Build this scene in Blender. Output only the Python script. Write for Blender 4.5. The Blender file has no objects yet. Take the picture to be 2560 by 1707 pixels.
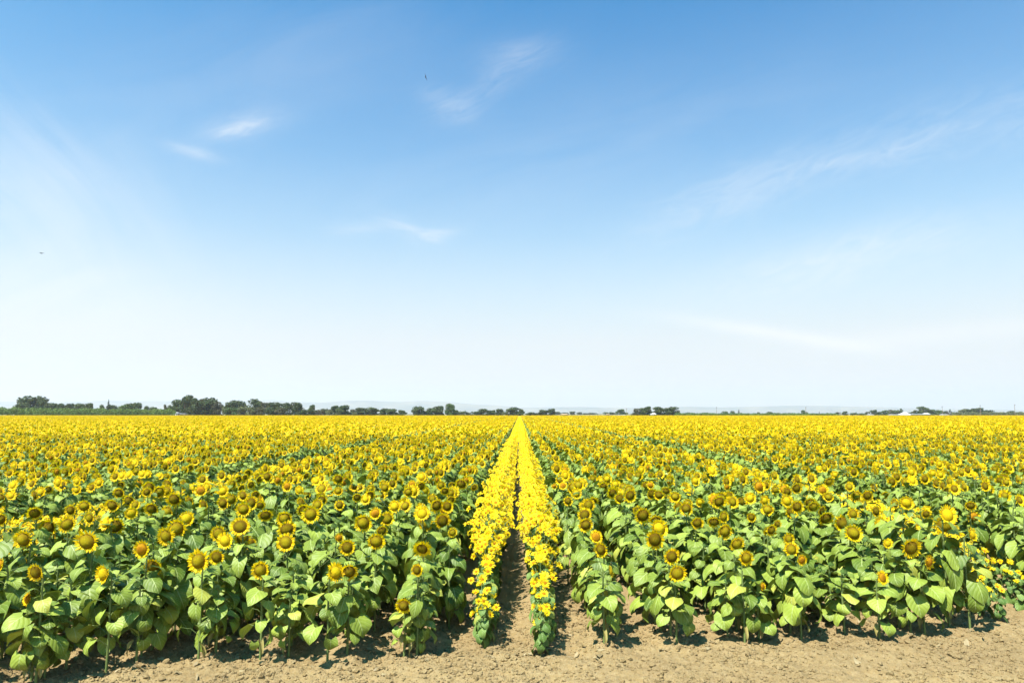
import bpy, math, random
import numpy as np
from mathutils import Vector, Matrix, Quaternion

random.seed(7)
RNG = np.random.default_rng(11)
R = math.radians
sc = bpy.context.scene
COL = sc.collection

# ------------------------------------------------------------------ camera, sky, sun, exposure
CAM_H = 2.80
F_PX = 1707.0                      # focal length in pixels of the 2560 px wide photograph (24 mm)
HORIZON_Y, VANISH_X = 1033.5, 1299.6
PITCH = math.atan((HORIZON_Y - 853.5) / F_PX)
YAW = math.atan((VANISH_X - 1280.0) / F_PX)
cam_data = bpy.data.cameras.new("camera")
cam_data.sensor_width = 36.0
cam_data.lens = 36.0 * F_PX / 2560.0
cam_data.clip_start = 0.1
cam_data.clip_end = 90000.0
cam = bpy.data.objects.new("camera", cam_data)
COL.objects.link(cam)
cam.location = (0, 0, CAM_H)
cam.rotation_euler = (R(90) + PITCH, 0, YAW)
sc.camera = cam

SUN_EL = R(61.0)
SUN_TO = Vector((-0.66, -0.75, 0)).normalized() * math.cos(SUN_EL) + Vector((0, 0, math.sin(SUN_EL)))
sun_data = bpy.data.lights.new("sun", 'SUN')
sun_data.energy = 5.0
sun_data.angle = R(0.5)
sun_data.color = (1.0, 0.95, 0.87)
sun = bpy.data.objects.new("sun", sun_data)
COL.objects.link(sun)
sun.rotation_euler = SUN_TO.to_track_quat('Z', 'Y').to_euler()

sc.view_settings.view_transform = 'Standard'
sc.view_settings.look = 'None'
sc.view_settings.exposure = 1.2
sc.view_settings.gamma = 1.0
sc.view_settings.use_curve_mapping = False
sc.cycles.max_bounces = 6
sc.cycles.diffuse_bounces = 1
sc.cycles.glossy_bounces = 2
sc.cycles.transmission_bounces = 4
sc.cycles.volume_bounces = 1
sc.cycles.transparent_max_bounces = 6
sc.cycles.use_denoising = True
sc.cycles.use_adaptive_sampling = True
sc.cycles.adaptive_threshold = 0.02
sc.cycles.sample_clamp_indirect = 6.0


class NT:
    """small helper for wiring shader nodes"""
    def __init__(self, tree):
        self.t = tree
        self.n = tree.nodes
        self.l = tree.links

    def add(self, kind, **kw):
        nd = self.n.new(kind)
        for k, v in kw.items():
            if k == 'inp':
                for a, b in v.items():
                    self.put(nd.inputs[a], b)
            else:
                setattr(nd, k, v)
        return nd

    def put(self, sock, v):
        if isinstance(v, bpy.types.NodeSocket):
            self.l.new(v, sock)
        else:
            sock.default_value = v

    def math(self, op, a, b=0.0, c=None, clamp=False):
        nd = self.n.new('ShaderNodeMath')
        nd.operation = op
        nd.use_clamp = clamp
        self.put(nd.inputs[0], a)
        self.put(nd.inputs[1], b)
        if c is not None:
            self.put(nd.inputs[2], c)
        return nd.outputs[0]

    def mix(self, fac, a, b):
        nd = self.n.new('ShaderNodeMix')
        nd.data_type = 'RGBA'
        self.put(nd.inputs[0], fac)
        self.put(nd.inputs[6], a)
        self.put(nd.inputs[7], b)
        return nd.outputs[2]

    def noise(self, vec, scale, detail=3.0, rough=0.5, dist=0.0):
        nd = self.n.new('ShaderNodeTexNoise')
        if vec is not None:
            self.l.new(vec, nd.inputs['Vector'])
        nd.inputs['Scale'].default_value = scale
        nd.inputs['Detail'].default_value = detail
        nd.inputs['Roughness'].default_value = rough
        nd.inputs['Distortion'].default_value = dist
        return nd.outputs[0]

    def ramp(self, fac, stops):
        nd = self.n.new('ShaderNodeValToRGB')
        self.put(nd.inputs[0], fac)
        el = nd.color_ramp.elements
        while len(el) < len(stops):
            el.new(0.5)
        for e, (p, c) in zip(el, stops):
            e.position = p
            e.color = (c, c, c, 1) if isinstance(c, (int, float)) else (*c, 1)
        return nd.outputs[0]


world = bpy.data.worlds.new("World")
sc.world = world
world.use_nodes = True
W = NT(world.node_tree)
W.n.clear()
sky = W.add('ShaderNodeTexSky', sky_type='NISHITA', sun_disc=False)
sky.sun_elevation = SUN_EL
sky.sun_rotation = math.atan2(SUN_TO.x, SUN_TO.y)
sky.altitude = 20
sky.air_density = 1.0
sky.dust_density = 1.2
sky.ozone_density = 2.4
geo = W.add('ShaderNodeTexCoord')
sep = W.add('ShaderNodeSeparateXYZ', inp={0: geo.outputs['Generated']})
dx, dy, dz = sep.outputs
ysafe = W.math('MAXIMUM', dy, 0.05)
su = W.math('DIVIDE', dx, ysafe)          # tangent of the bearing
sv = W.math('DIVIDE', dz, ysafe)          # tangent of the height
front = W.math('GREATER_THAN', dy, 0.05)
flat = W.add('ShaderNodeCombineXYZ', inp={0: su, 1: sv, 2: 0.0}).outputs[0]


def streak_noise(ang, sx, sy, scale, detail, dist, off):
    mp = W.add('ShaderNodeMapping', inp={0: flat})
    mp.inputs['Rotation'].default_value = (0, 0, -ang)
    mp2 = W.add('ShaderNodeMapping', inp={0: mp.outputs[0]})
    mp2.inputs['Scale'].default_value = (sx, sy, 1)
    mp2.inputs['Location'].default_value = (off, off * 0.7, 0)
    return W.noise(mp2.outputs[0], scale, detail, 0.6, dist)


def sky_uv(px, py):
    """bearing and height tangents of a spot of the sky (photograph pixels of the 2352 px view)"""
    v = cam.rotation_euler.to_matrix() @ Vector(((px * 2560 / 2352 - 1280) / F_PX, -(py * 2560 / 2352 - 853.5) / F_PX, -1))
    return v.x / v.y, v.z / v.y


def cloud(px, py, a, b, ang, amount, noise, lo=0.42, hi=0.75):
    """wisp of cirrus: soft ellipse times streaky noise"""
    u0, v0 = sky_uv(px, py)
    a, b = a / 1568.0, b / 1568.0
    du = W.math('SUBTRACT', su, u0)
    dv = W.math('SUBTRACT', sv, v0)
    c, s = math.cos(ang), math.sin(ang)
    p = W.math('ADD', W.math('MULTIPLY', du, c / a), W.math('MULTIPLY', dv, s / a))
    q = W.math('ADD', W.math('MULTIPLY', du, -s / b), W.math('MULTIPLY', dv, c / b))
    d2 = W.math('ADD', W.math('MULTIPLY', p, p), W.math('MULTIPLY', q, q))
    g = W.math('POWER', 2.718, W.math('MULTIPLY', d2, -1.0))
    nz = W.add('ShaderNodeMapRange', inp={0: noise, 1: lo, 2: hi})
    return W.math('MULTIPLY', W.math('MULTIPLY', g, nz.outputs[0]), amount)


n_up = streak_noise(R(24), 2.4, 8.0, 5.0, 8, 1.4, 3.1)
n_flat = streak_noise(R(-6), 2.2, 9.0, 5.0, 8, 1.3, 7.7)
n_soft = streak_noise(R(15), 1.0, 3.5, 2.6, 7, 0.9, 1.3)
n_left = streak_noise(R(-48), 1.2, 6.0, 2.6, 7, 0.8, 5.3)
parts = [
    cloud(1195, 130, 95, 42, R(8), 0.21, n_up, 0.25, 0.85),
    cloud(1120, 205, 120, 30, R(34), 0.19, n_up, 0.25, 0.85),
    cloud(1030, 240, 70, 34, R(-25), 0.20, n_up, 0.28, 0.8),
    cloud(560, 288, 95, 34, R(13), 0.24, n_up, 0.20, 0.75),
    cloud(540, 300, 55, 14, R(14), 0.20, n_up, 0.15, 0.6),
    cloud(445, 350, 60, 14, R(-16), 0.26, n_flat, 0.2, 0.65),
    cloud(930, 520, 70, 18, R(-24), 0.20, n_flat, 0.25, 0.65),
    cloud(1000, 540, 50, 16, R(10), 0.30, n_flat, 0.25, 0.65),
    cloud(820, 525, 60, 16, R(0), 0.20, n_flat, 0.25, 0.65),
    cloud(2200, 290, 360, 80, R(14), 0.16, n_up, 0.22, 0.8),
    cloud(2090, 340, 130, 26, R(20), 0.13, n_up, 0.25, 0.75),
    cloud(1930, 370, 60, 12, R(16), 0.24, n_up, 0.3, 0.75),
    cloud(1680, 450, 230, 55, R(22), 0.26, n_up, 0.22, 0.8),
    cloud(1950, 590, 300, 60, R(14), 0.36, n_up, 0.2, 0.8),
    cloud(1790, 768, 230, 15, R(-9), 0.50, n_soft, 0.0, 0.5),
    cloud(2190, 765, 260, 24, R(6), 0.38, n_soft, 0.0, 0.6),
    cloud(100, 430, 330, 150, R(-35), 0.30, n_left, 0.25, 0.8),
    cloud(60, 660, 420, 110, R(-10), 0.34, n_soft, 0.2, 0.8),
    cloud(560, 180, 560, 170, R(20), 0.12, n_soft, 0.25, 0.85),
    cloud(1350, 330, 620, 150, R(15), 0.10, n_soft, 0.3, 0.85),
]
tot = parts[0]
for p_ in parts[1:]:
    tot = W.math('ADD', tot, p_)
tot = W.math('MULTIPLY', W.math('MINIMUM', W.math('MULTIPLY', tot, 1.35), 0.85), front)
# thin haze that whitens the lower sky all round the horizon
low = W.ramp(dz, [(0.03, 1.0), (0.105, 0.90), (0.18, 0.66), (0.255, 0.40), (0.36, 0.17), (0.54, 0.0)])
SKY_WHITE = (7.15, 6.95, 6.95, 1)
rgb = W.add('ShaderNodeSeparateColor', inp={0: sky.outputs[0]}).outputs
deep = W.add('ShaderNodeCombineColor', inp={0: W.math('MULTIPLY', W.math('POWER', rgb[0], 1.5), 0.09),
                                            1: W.math('MULTIPLY', W.math('POWER', rgb[1], 1.25), 1.10),
                                            2: W.math('MULTIPLY', rgb[2], 1.72)}).outputs[0]
c0 = W.mix(low, deep, SKY_WHITE)
c1 = W.mix(tot, c0, (8.6, 8.5, 8.4, 1))
bg = W.add('ShaderNodeBackground', inp={0: c1, 1: 0.0542})
wo = W.add('ShaderNodeOutputWorld', inp={0: bg.outputs[0]})

# ------------------------------------------------------------------ helpers
CAM_M = cam.rotation_euler.to_matrix()


def ray(px, py):
    """direction through a pixel of the 2560 x 1707 photograph"""
    return CAM_M @ Vector(((px - 1280.0) / F_PX, -(py - 853.5) / F_PX, -1.0))


def far_xz(px, py, dist):
    """x and z of what shows at a pixel at ground distance dist along y"""
    v = ray(px, py)
    k = dist / v.y
    return v.x * k, CAM_H + v.z * k


def new_mat(name):
    m = bpy.data.materials.new(name)
    m.use_nodes = True
    t = NT(m.node_tree)
    t.n.clear()
    return m, t


def finish(t, shader, disp=None):
    o = t.add('ShaderNodeOutputMaterial')
    t.l.new(shader, o.inputs[0])


def plain(name, col, rough=0.6, var=0.15, scale=8.0, spec=0.3):
    m, t = new_mat(name)
    tc = t.add('ShaderNodeTexCoord')
    n = t.noise(tc.outputs['Object'], scale, 3)
    c = t.mix(n, tuple(x * (1 - var) for x in col) + (1,), tuple(min(1, x * (1 + var)) for x in col) + (1,))
    b = t.add('ShaderNodeBsdfPrincipled', inp={'Base Color': c, 'Roughness': rough, 'Specular IOR Level': spec})
    finish(t, b.outputs[0])
    return m


def leaf_mat(name, col_a, col_b, vein, trans=0.09, veins=True, rough=0.5):
    m, t = new_mat(name)
    oi = t.add('ShaderNodeObjectInfo')
    tc = t.add('ShaderNodeTexCoord')
    n = t.noise(tc.outputs['Object'], 9.0, 3)
    f = t.math('ADD', t.math('MULTIPLY', n, 0.8), t.math('MULTIPLY', oi.outputs['Random'], 0.45))
    isl = t.add('ShaderNodeNewGeometry').outputs['Random Per Island']
    f = t.math('ADD', f, t.math('MULTIPLY', t.math('SUBTRACT', isl, 0.5), 0.9))
    f = t.math('SUBTRACT', f, 0.15, clamp=True)
    c = t.mix(f, (*col_a, 1), (*col_b, 1))
    old = t.math('MULTIPLY', t.math('GREATER_THAN', isl, 0.965), 0.55)
    if veins:
        c = t.mix(old, c, (0.36, 0.34, 0.05, 1))
    normal = None
    if veins:
        uv = t.add('ShaderNodeUVMap')
        s = t.add('ShaderNodeSeparateXYZ', inp={0: uv.outputs[0]})
        u, v = s.outputs[0], s.outputs[1]
        au = t.math('ABSOLUTE', t.math('SUBTRACT', u, 0.5))
        mid = t.math('LESS_THAN', au, 0.022)
        ph = t.math('SUBTRACT', t.math('MULTIPLY', v, 5.0), t.math('MULTIPLY', au, 5.0))
        fr = t.math('ABSOLUTE', t.math('SUBTRACT', t.math('FRACT', ph), 0.5))
        side = t.math('LESS_THAN', fr, 0.055)
        vv = t.math('MAXIMUM', t.math('MULTIPLY', mid, 0.75), t.math('MULTIPLY', side, 0.35))
        c = t.mix(vv, c, (*vein, 1))
        hgt = t.math('ADD', t.math('MULTIPLY', fr, 0.5), t.math('MULTIPLY', n, 0.3))
        bp = t.add('ShaderNodeBump', inp={'Height': hgt, 'Strength': 0.5, 'Distance': 0.02})
        normal = bp.outputs[0]
    b = t.add('ShaderNodeBsdfPrincipled', inp={'Base Color': c, 'Roughness': rough, 'Specular IOR Level': 0.26})
    tr = t.add('ShaderNodeBsdfTranslucent', inp={0: t.mix(0.5, c, (*[min(1, x) for x in (col_b[0] * 1.5, col_b[1] * 1.5, col_b[2] * 0.6)], 1))})
    if normal:
        t.l.new(normal, b.inputs['Normal'])
    mx = t.add('ShaderNodeMixShader', inp={0: trans, 1: b.outputs[0], 2: tr.outputs[0]})
    finish(t, mx.outputs[0])
    return m


M = {}
M['leaf'] = leaf_mat('sunflower_leaf', (0.046, 0.090, 0.006), (0.245, 0.312, 0.042), (0.34, 0.40, 0.15))
M['male_leaf'] = leaf_mat('small_leaf', (0.064, 0.128, 0.020), (0.145, 0.225, 0.050), (0.22, 0.28, 0.10))
M['dry'] = leaf_mat('dry_leaf', (0.2604, 0.2232, 0.0496), (0.3224, 0.2728, 0.0868), (0.372, 0.31, 0.155))
M['petal'] = leaf_mat('petal', (0.93, 0.560, 0.001), (0.97, 0.675, 0.002), (1, 0.7, 0.1), trans=0.35, veins=False, rough=0.6)
M['male_petal'] = leaf_mat('pale_petal', (0.78, 0.520, 0.002), (0.88, 0.645, 0.006), (1, 0.7, 0.1), trans=0.35, veins=False, rough=0.6)
M['bract'] = leaf_mat('bract', (0.0868, 0.155, 0.031), (0.1364, 0.2108, 0.0558), (0.186, 0.248, 0.062), veins=False)
M['stem'] = plain('stem', (0.14, 0.19, 0.055), 0.6, 0.2, 6)


def disc_mat(name, centre, ring, rim):
    m, t = new_mat(name)
    uv = t.add('ShaderNodeUVMap')
    s = t.add('ShaderNodeSeparateXYZ', inp={0: uv.outputs[0]})
    tc = t.add('ShaderNodeTexCoord')
    n = t.noise(tc.outputs['Object'], 90.0, 2)
    n2 = t.noise(tc.outputs['Object'], 240.0, 1)
    r = t.math('ADD', s.outputs[0], t.math('MULTIPLY', t.math('SUBTRACT', n, 0.5), 0.35))
    c = t.mix(t.add('ShaderNodeMapRange', inp={0: r, 1: 0.35, 2: 0.72}).outputs[0], (*centre, 1), (*ring, 1))
    c = t.mix(t.add('ShaderNodeMapRange', inp={0: r, 1: 0.78, 2: 0.98}).outputs[0], c, (*rim, 1))
    bp = t.add('ShaderNodeBump', inp={'Height': n2, 'Strength': 0.9, 'Distance': 0.006})
    b = t.add('ShaderNodeBsdfPrincipled', inp={'Base Color': c, 'Roughness': 0.85, 'Specular IOR Level': 0.1, 'Normal': bp.outputs[0]})
    finish(t, b.outputs[0])
    return m


M['disc_dark'] = disc_mat('dark_disc', (0.200, 0.150, 0.004), (0.115, 0.074, 0.003), (0.14, 0.075, 0.003))
M['disc_olive'] = disc_mat('olive_disc', (0.30, 0.235, 0.005), (0.20, 0.140, 0.004), (0.12, 0.065, 0.003))
M['disc_yellow'] = disc_mat('yellow_disc', (0.50, 0.375, 0.006), (0.44, 0.30, 0.005), (0.22, 0.13, 0.004))
M['disc_orange'] = disc_mat('orange_disc', (0.30, 0.13, 0.005), (0.40, 0.20, 0.005), (0.15, 0.065, 0.004))


class MB:
    """mesh collector: vertices, faces, a material slot and uv per vertex"""
    def __init__(self):
        self.v, self.f, self.m, self.uv, self.nv = [], [], [], [], 0

    def add(self, v, f, mat=0, uv=None):
        v = np.asarray(v, dtype=float).reshape(-1, 3)
        self.v.append(v)
        self.uv.append(np.zeros((len(v), 2)) if uv is None else np.asarray(uv, float))
        for q in f:
            self.f.append(tuple(int(i) + self.nv for i in q))
            self.m.append(mat)
        self.nv += len(v)

    def add_mb(self, o, rot=None, loc=(0, 0, 0), scale=1.0, matmap=None):
        if not o.v:
            return
        v = np.concatenate(o.v) * scale
        if rot is not None:
            v = v @ np.array(rot).T
        v = v + np.array(loc)
        self.v.append(v)
        self.uv.append(np.concatenate(o.uv))
        for q, m in zip(o.f, o.m):
            self.f.append(tuple(i + self.nv for i in q))
            self.m.append(matmap[m] if matmap else m)
        self.nv += len(v)

    def tube(self, pts, rad, sides=6, mat=0, cap=True):
        pts = [Vector(p) for p in pts]
        vs = []
        n = len(pts)
        for i, p in enumerate(pts):
            d = (pts[min(i + 1, n - 1)] - pts[max(i - 1, 0)]).normalized()
            a = d.orthogonal().normalized() if abs(d.z) < 0.99 else Vector((1, 0, 0))
            a = (Vector((1, 0, 0)) - d * d.x)
            if a.length < 0.1:
                a = Vector((0, 1, 0)) - d * d.y
            a.normalize()
            b = d.cross(a)
            for k in range(sides):
                th = 2 * math.pi * k / sides
                vs.append(p + (a * math.cos(th) + b * math.sin(th)) * rad[i])
        fs = []
        for i in range(n - 1):
            for k in range(sides):
                k2 = (k + 1) % sides
                fs.append((i * sides + k, i * sides + k2, (i + 1) * sides + k2, (i + 1) * sides + k))
        if cap:
            fs.append(tuple(range((n - 1) * sides, n * sides)))
        self.add([tuple(x) for x in vs], fs, mat)

    def box(self, c, s, mat=0, rz=0.0):
        x, y, z = (k / 2 for k in s)
        v = np.array([(i, j, k) for k in (-z, z) for i, j in ((-x, -y), (x, -y), (x, y), (-x, y))])
        ca, sa = math.cos(rz), math.sin(rz)
        v = np.c_[v[:, 0] * ca - v[:, 1] * sa, v[:, 0] * sa + v[:, 1] * ca, v[:, 2]] + np.array(c)
        self.add(v, [(3, 2, 1, 0), (4, 5, 6, 7), (0, 1, 5, 4), (1, 2, 6, 5), (2, 3, 7, 6), (3, 0, 4, 7)], mat)

    def mesh(self, name, mats, smooth=True):
        me = bpy.data.meshes.new(name)
        v = np.concatenate(self.v)
        me.from_pydata(v.tolist(), [], self.f)
        for m in mats:
            me.materials.append(m)
        me.polygons.foreach_set('material_index', self.m)
        me.polygons.foreach_set('use_smooth', [smooth] * len(me.polygons))
        uvl = me.uv_layers.new(name='UVMap')
        idx = np.empty(len(me.loops), dtype=np.int32)
        me.loops.foreach_get('vertex_index', idx)
        uvl.data.foreach_set('uv', np.concatenate(self.uv)[idx].ravel())
        me.update()
        return me


def link(name, data, parent=None, **props):
    o = bpy.data.objects.new(name, data)
    COL.objects.link(o)
    if parent is not None:
        o.parent = parent
    for k, v in props.items():
        if v is not None:
            o[k] = v
    return o


def thing(name, label, cat, loc=(0, 0, 0), rz=0.0, group=None, data=None):
    o = link(name, data, None, label=label, category=cat, group=group)
    o.location = loc
    o.rotation_euler = (0, 0, rz)
    return o


ORD = ['first', 'second', 'third', 'fourth', 'fifth', 'sixth', 'seventh', 'eighth', 'ninth', 'tenth', 'eleventh', 'twelfth',
       'thirteenth', 'fourteenth', 'fifteenth', 'sixteenth', 'seventeenth', 'eighteenth', 'nineteenth', 'twentieth']


def ordinal(n):
    if n <= 20:
        return ORD[n - 1]
    tens = {2: 'twenty', 3: 'thirty', 4: 'forty'}[n // 10]
    if n % 10 == 0:
        return tens[:-1] + 'ieth'
    return tens + '-' + ORD[n % 10 - 1]


# value noise on numpy arrays
class VNoise:
    def __init__(self, seed):
        self.t = np.random.default_rng(seed).random((256, 256))

    def __call__(self, x, y):
        xi, yi = np.floor(x).astype(int), np.floor(y).astype(int)
        fx, fy = x - xi, y - yi
        fx, fy = fx * fx * (3 - 2 * fx), fy * fy * (3 - 2 * fy)
        g = lambda a, b: self.t[a % 256, b % 256]
        return (g(xi, yi) * (1 - fx) + g(xi + 1, yi) * fx) * (1 - fy) + (g(xi, yi + 1) * (1 - fx) + g(xi + 1, yi + 1) * fx) * fy - 0.5


VN = [VNoise(s) for s in range(6)]

# ------------------------------------------------------------------ rows of the field
ROW0, ROW_GAP = -0.47, 0.764


def row_x(i):
    return ROW0 + ROW_GAP * i


FRONT_PX = [(-400, 1740), (87, 1712), (272, 1690), (506, 1666), (653, 1664), (838, 1664), (1001, 1659), (1192, 1628), (1361, 1645), (1518, 1622),
            (1681, 1616), (1850, 1611), (1992, 1600), (2188, 1600), (2307, 1589), (2405, 1574), (2600, 1540)]
fr = []
for px, py in FRONT_PX:
    v = ray(px, py)
    k = -CAM_H / v.z
    fr.append((v.x * k, v.y * k))
FX, FY = np.array([a for a, b in fr]), np.array([b for a, b in fr])


def front_y(x):
    if x > FX[-1]:
        return FY[-1] + 0.10 * (x - FX[-1])
    if x < FX[0]:
        return FY[0]
    return float(np.interp(x, FX, FY))


def is_male(i):
    if i >= 0:
        return i % 10 in (0, 1) if i < 2 else (i - 9) % 10 in (0, 1)
    return (i + 10) % 10 in (0, 1)


FIELD_END = 500.0

# ------------------------------------------------------------------ ground (one sheet)
def axis(parts):
    return np.unique(np.round(np.concatenate(parts), 4))


def grow(a, b, n):
    return np.sign(b) * np.geomspace(abs(a), abs(b), n)


gx = axis([np.arange(-8.5, 8.501, 0.026), grow(8.6, 40000, 46), grow(-8.6, -40000, 46)])
gy = axis([np.array([-300, -80, -30, -12, -5, 0, 2, 3.5, 4.5]), np.arange(5.2, 10.6, 0.026), np.arange(10.6, 40, 0.2), np.geomspace(40, 40000, 60)])


def ground_z(x, y):
    fy = np.interp(x, np.r_[-60, FX, 60], np.r_[FY[0], FY, FY[-1] + 4])
    inside = np.clip((y - fy + 0.5) / 1.0, 0, 1)
    near = np.clip((40 - y) / 20, 0, 1) * np.clip((np.abs(x) < 60) * 1.0, 0, 1)
    bed = 0.035 * np.cos(2 * np.pi * (x - ROW0) / ROW_GAP) * inside * near
    track = np.clip((6.95 - y + 0.13 * x) / 0.6, 0, 1)          # smoother wheel-packed strip nearest the camera
    rough = 1 - 0.8 * track
    z = 0.05 * VN[0](x * 0.8, y * 0.8) + rough * (0.06 * VN[1](x * 3.1, y * 3.1) + 0.045 * VN[2](x * 9, y * 9) + 0.030 * VN[3](x * 19, y * 19))
    cl = VN[4](x * 13 + 3, y * 13)
    z = z + rough * 0.045 * np.clip(cl - 0.12, 0, 1)
    return z * near + bed


GX, GY = np.meshgrid(gx, gy)
GZ = ground_z(GX, GY)
nx, ny = len(gx), len(gy)
gv = np.c_[GX.ravel(), GY.ravel(), GZ.ravel()]
ii = (np.arange(ny - 1)[:, None] * nx + np.arange(nx - 1)[None, :]).ravel()
gf = np.c_[ii, ii + 1, ii + nx + 1, ii + nx]
me = bpy.data.meshes.new('ground')
me.vertices.add(len(gv))
me.vertices.foreach_set('co', gv.ravel())
me.loops.add(gf.size)
me.loops.foreach_set('vertex_index', gf.ravel().astype(np.int32))
me.polygons.add(len(gf))
me.polygons.foreach_set('loop_start', np.arange(0, gf.size, 4, dtype=np.int32))
me.polygons.foreach_set('loop_total', np.full(len(gf), 4, dtype=np.int32))
me.polygons.foreach_set('use_smooth', np.ones(len(gf), dtype=bool))
me.update(calc_edges=True)


def soil_material(name):
    m, t = new_mat(name)
    g = t.add('ShaderNodeNewGeometry')
    pos = g.outputs['Position']
    s = t.add('ShaderNodeSeparateXYZ', inp={0: pos})
    n1 = t.noise(pos, 1.3, 4)
    n2 = t.noise(pos, 22.0, 4, 0.65)
    n3 = t.noise(pos, 85.0, 3, 0.6)
    c = t.mix(t.ramp(n1, [(0.3, 0.0), (0.7, 1.0)]), (0.235, 0.160, 0.066, 1), (0.310, 0.222, 0.098, 1))
    c = t.mix(t.math('MULTIPLY', t.ramp(n2, [(0.35, 0.0), (0.7, 1.0)]), 0.55), c, (0.37, 0.29, 0.165, 1))
    c = t.mix(t.math('MULTIPLY', t.ramp(n3, [(0.32, 1.0), (0.50, 0.0)]), 0.45), c, (0.11, 0.072, 0.04, 1))
    n0 = t.noise(pos, 0.55, 3)
    c = t.mix(t.math('MULTIPLY', t.ramp(n0, [(0.45, 0.0), (0.65, 1.0)]), 0.35), c, (0.185, 0.128, 0.062, 1))
    # land beyond the sunflowers: dry grass and green fields
    nf = t.noise(pos, 0.004, 3)
    land = t.mix(t.ramp(nf, [(0.42, 0.0), (0.58, 1.0)]), (0.09, 0.11, 0.04, 1), (0.21, 0.17, 0.095, 1))
    far = t.add('ShaderNodeMapRange', inp={0: s.outputs[1], 1: FIELD_END, 2: FIELD_END + 20}).outputs[0]
    c = t.mix(far, c, land)
    h = t.math('ADD', t.math('MULTIPLY', n2, 0.7), t.math('MULTIPLY', n3, 0.35))
    bp = t.add('ShaderNodeBump', inp={'Height': h, 'Strength': 1.0, 'Distance': 0.04})
    b = t.add('ShaderNodeBsdfPrincipled', inp={'Base Color': c, 'Roughness': 0.95, 'Specular IOR Level': 0.1, 'Normal': bp.outputs[0]})
    finish(t, b.outputs[0])
    return m


M['soil'] = soil_material('soil')
me.materials.append(M['soil'])
link('ground', me, kind='structure', label='dry brown crumbly soil under and in front of the sunflowers')


# loose clods on the bare strip: one uncountable scatter
def clods():
    mb = MB()
    phi = (1 + 5 ** 0.5) / 2
    base = np.array([(-1, phi, 0), (1, phi, 0), (-1, -phi, 0), (1, -phi, 0), (0, -1, phi), (0, 1, phi), (0, -1, -phi), (0, 1, -phi),
                     (phi, 0, -1), (phi, 0, 1), (-phi, 0, -1), (-phi, 0, 1)]) / 1.9
    tri = [(0, 11, 5), (0, 5, 1), (0, 1, 7), (0, 7, 10), (0, 10, 11), (1, 5, 9), (5, 11, 4), (11, 10, 2), (10, 7, 6), (7, 1, 8),
           (3, 9, 4), (3, 4, 2), (3, 2, 6), (3, 6, 8), (3, 8, 9), (4, 9, 5), (2, 4, 11), (6, 2, 10), (8, 6, 7), (9, 8, 1)]
    n = 0
    while n < 24000:
        y = RNG.uniform(5.6, 10.5)
        x = RNG.uniform(-0.8, 0.8) * y
        # clods lie in drifts, few on the wheel-packed strip
        if VN[5](x * 1.7, y * 1.7) + 0.5 < RNG.random() * 0.9:
            continue
        if y < 6.9 + 0.13 * x and RNG.random() < 0.88:
            continue
        s = min(0.042, 0.006 + RNG.exponential(0.0068))
        v = base * (1 + RNG.uniform(-0.28, 0.28, (12, 1))) * s * np.array([1, RNG.uniform(0.7, 1.2), RNG.uniform(0.55, 0.9)])
        a = RNG.uniform(0, 6.28)
        v = v @ np.array([[math.cos(a), -math.sin(a), 0], [math.sin(a), math.cos(a), 0], [0, 0, 1]])
        z = float(ground_z(np.array([x]), np.array([y]))[0])
        mb.add(v + np.array([x, y, z + s * 0.25]), tri)
        n += 1
    return mb.mesh('soil_clods', [M['soil']], smooth=False)


link('soil_clods', clods(), kind='stuff', label='loose dry clods strewn over the bare soil before the rows')




# ------------------------------------------------------------------ sunflower pieces
def leaf_blade(rng, length, width, nu=5, nv=7, droop=0.9, fold=0.25, wave=0.05):
    """heart-shaped blade: base at the origin, growing along +Y, upper face +Z, curling down"""
    us = np.linspace(-1, 1, nu)
    vs = np.linspace(0, 1, nv) ** 0.9
    ph = rng.uniform(0, 6.28)
    asym = rng.uniform(-0.12, 0.12)
    V, UV = [], []
    ang0 = 0.0
    # arc of the midrib
    mid = [(0.0, 0.0)]
    dirs = []
    for j in range(1, nv):
        a = -droop * vs[j] ** 1.3
        ds = (vs[j] - vs[j - 1]) * length
        mid.append((mid[-1][0] + math.cos(a) * ds, mid[-1][1] + math.sin(a) * ds))
    for j, v in enumerate(vs):
        w = width * 0.5 * 2.12 * ((v + 0.11) ** 0.50) * ((1 - v) ** 0.92) if v < 1 else 0.0
        if v == 0:
            w = width * 0.34
        y0, z0 = mid[j]
        for u in us:
            au = abs(u)
            back = 0.24 * length * au ** 1.6 * max(0, 1 - v * 2.2)
            jit = rng.uniform(-0.05, 0.05) if au > 0.9 else 0
            x = u * w * (1 + jit) * (1 + asym * np.sign(u))
            z = z0 + fold * w * (au ** 1.4) * (1 if fold > 0 else 1) + wave * length * math.sin(ph + v * 7 + u * 2.0) * au
            z -= 0.35 * back
            V.append((x, y0 - back, z))
            UV.append((0.5 + 0.5 * u, v))
    Fc = []
    for j in range(nv - 1):
        for i in range(nu - 1):
            a = j * nu + i
            Fc.append((a, a + 1, a + nu + 1, a + nu))
    return np.array(V), Fc, np.array(UV)


def rot_z(a):
    c, s = math.cos(a), math.sin(a)
    return np.array([[c, -s, 0], [s, c, 0], [0, 0, 1]])


def rot_x(a):
    c, s = math.cos(a), math.sin(a)
    return np.array([[1, 0, 0], [0, c, -s], [0, s, c]])


def rot_y(a):
    c, s = math.cos(a), math.sin(a)
    return np.array([[c, 0, s], [0, 1, 0], [-s, 0, c]])


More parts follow.
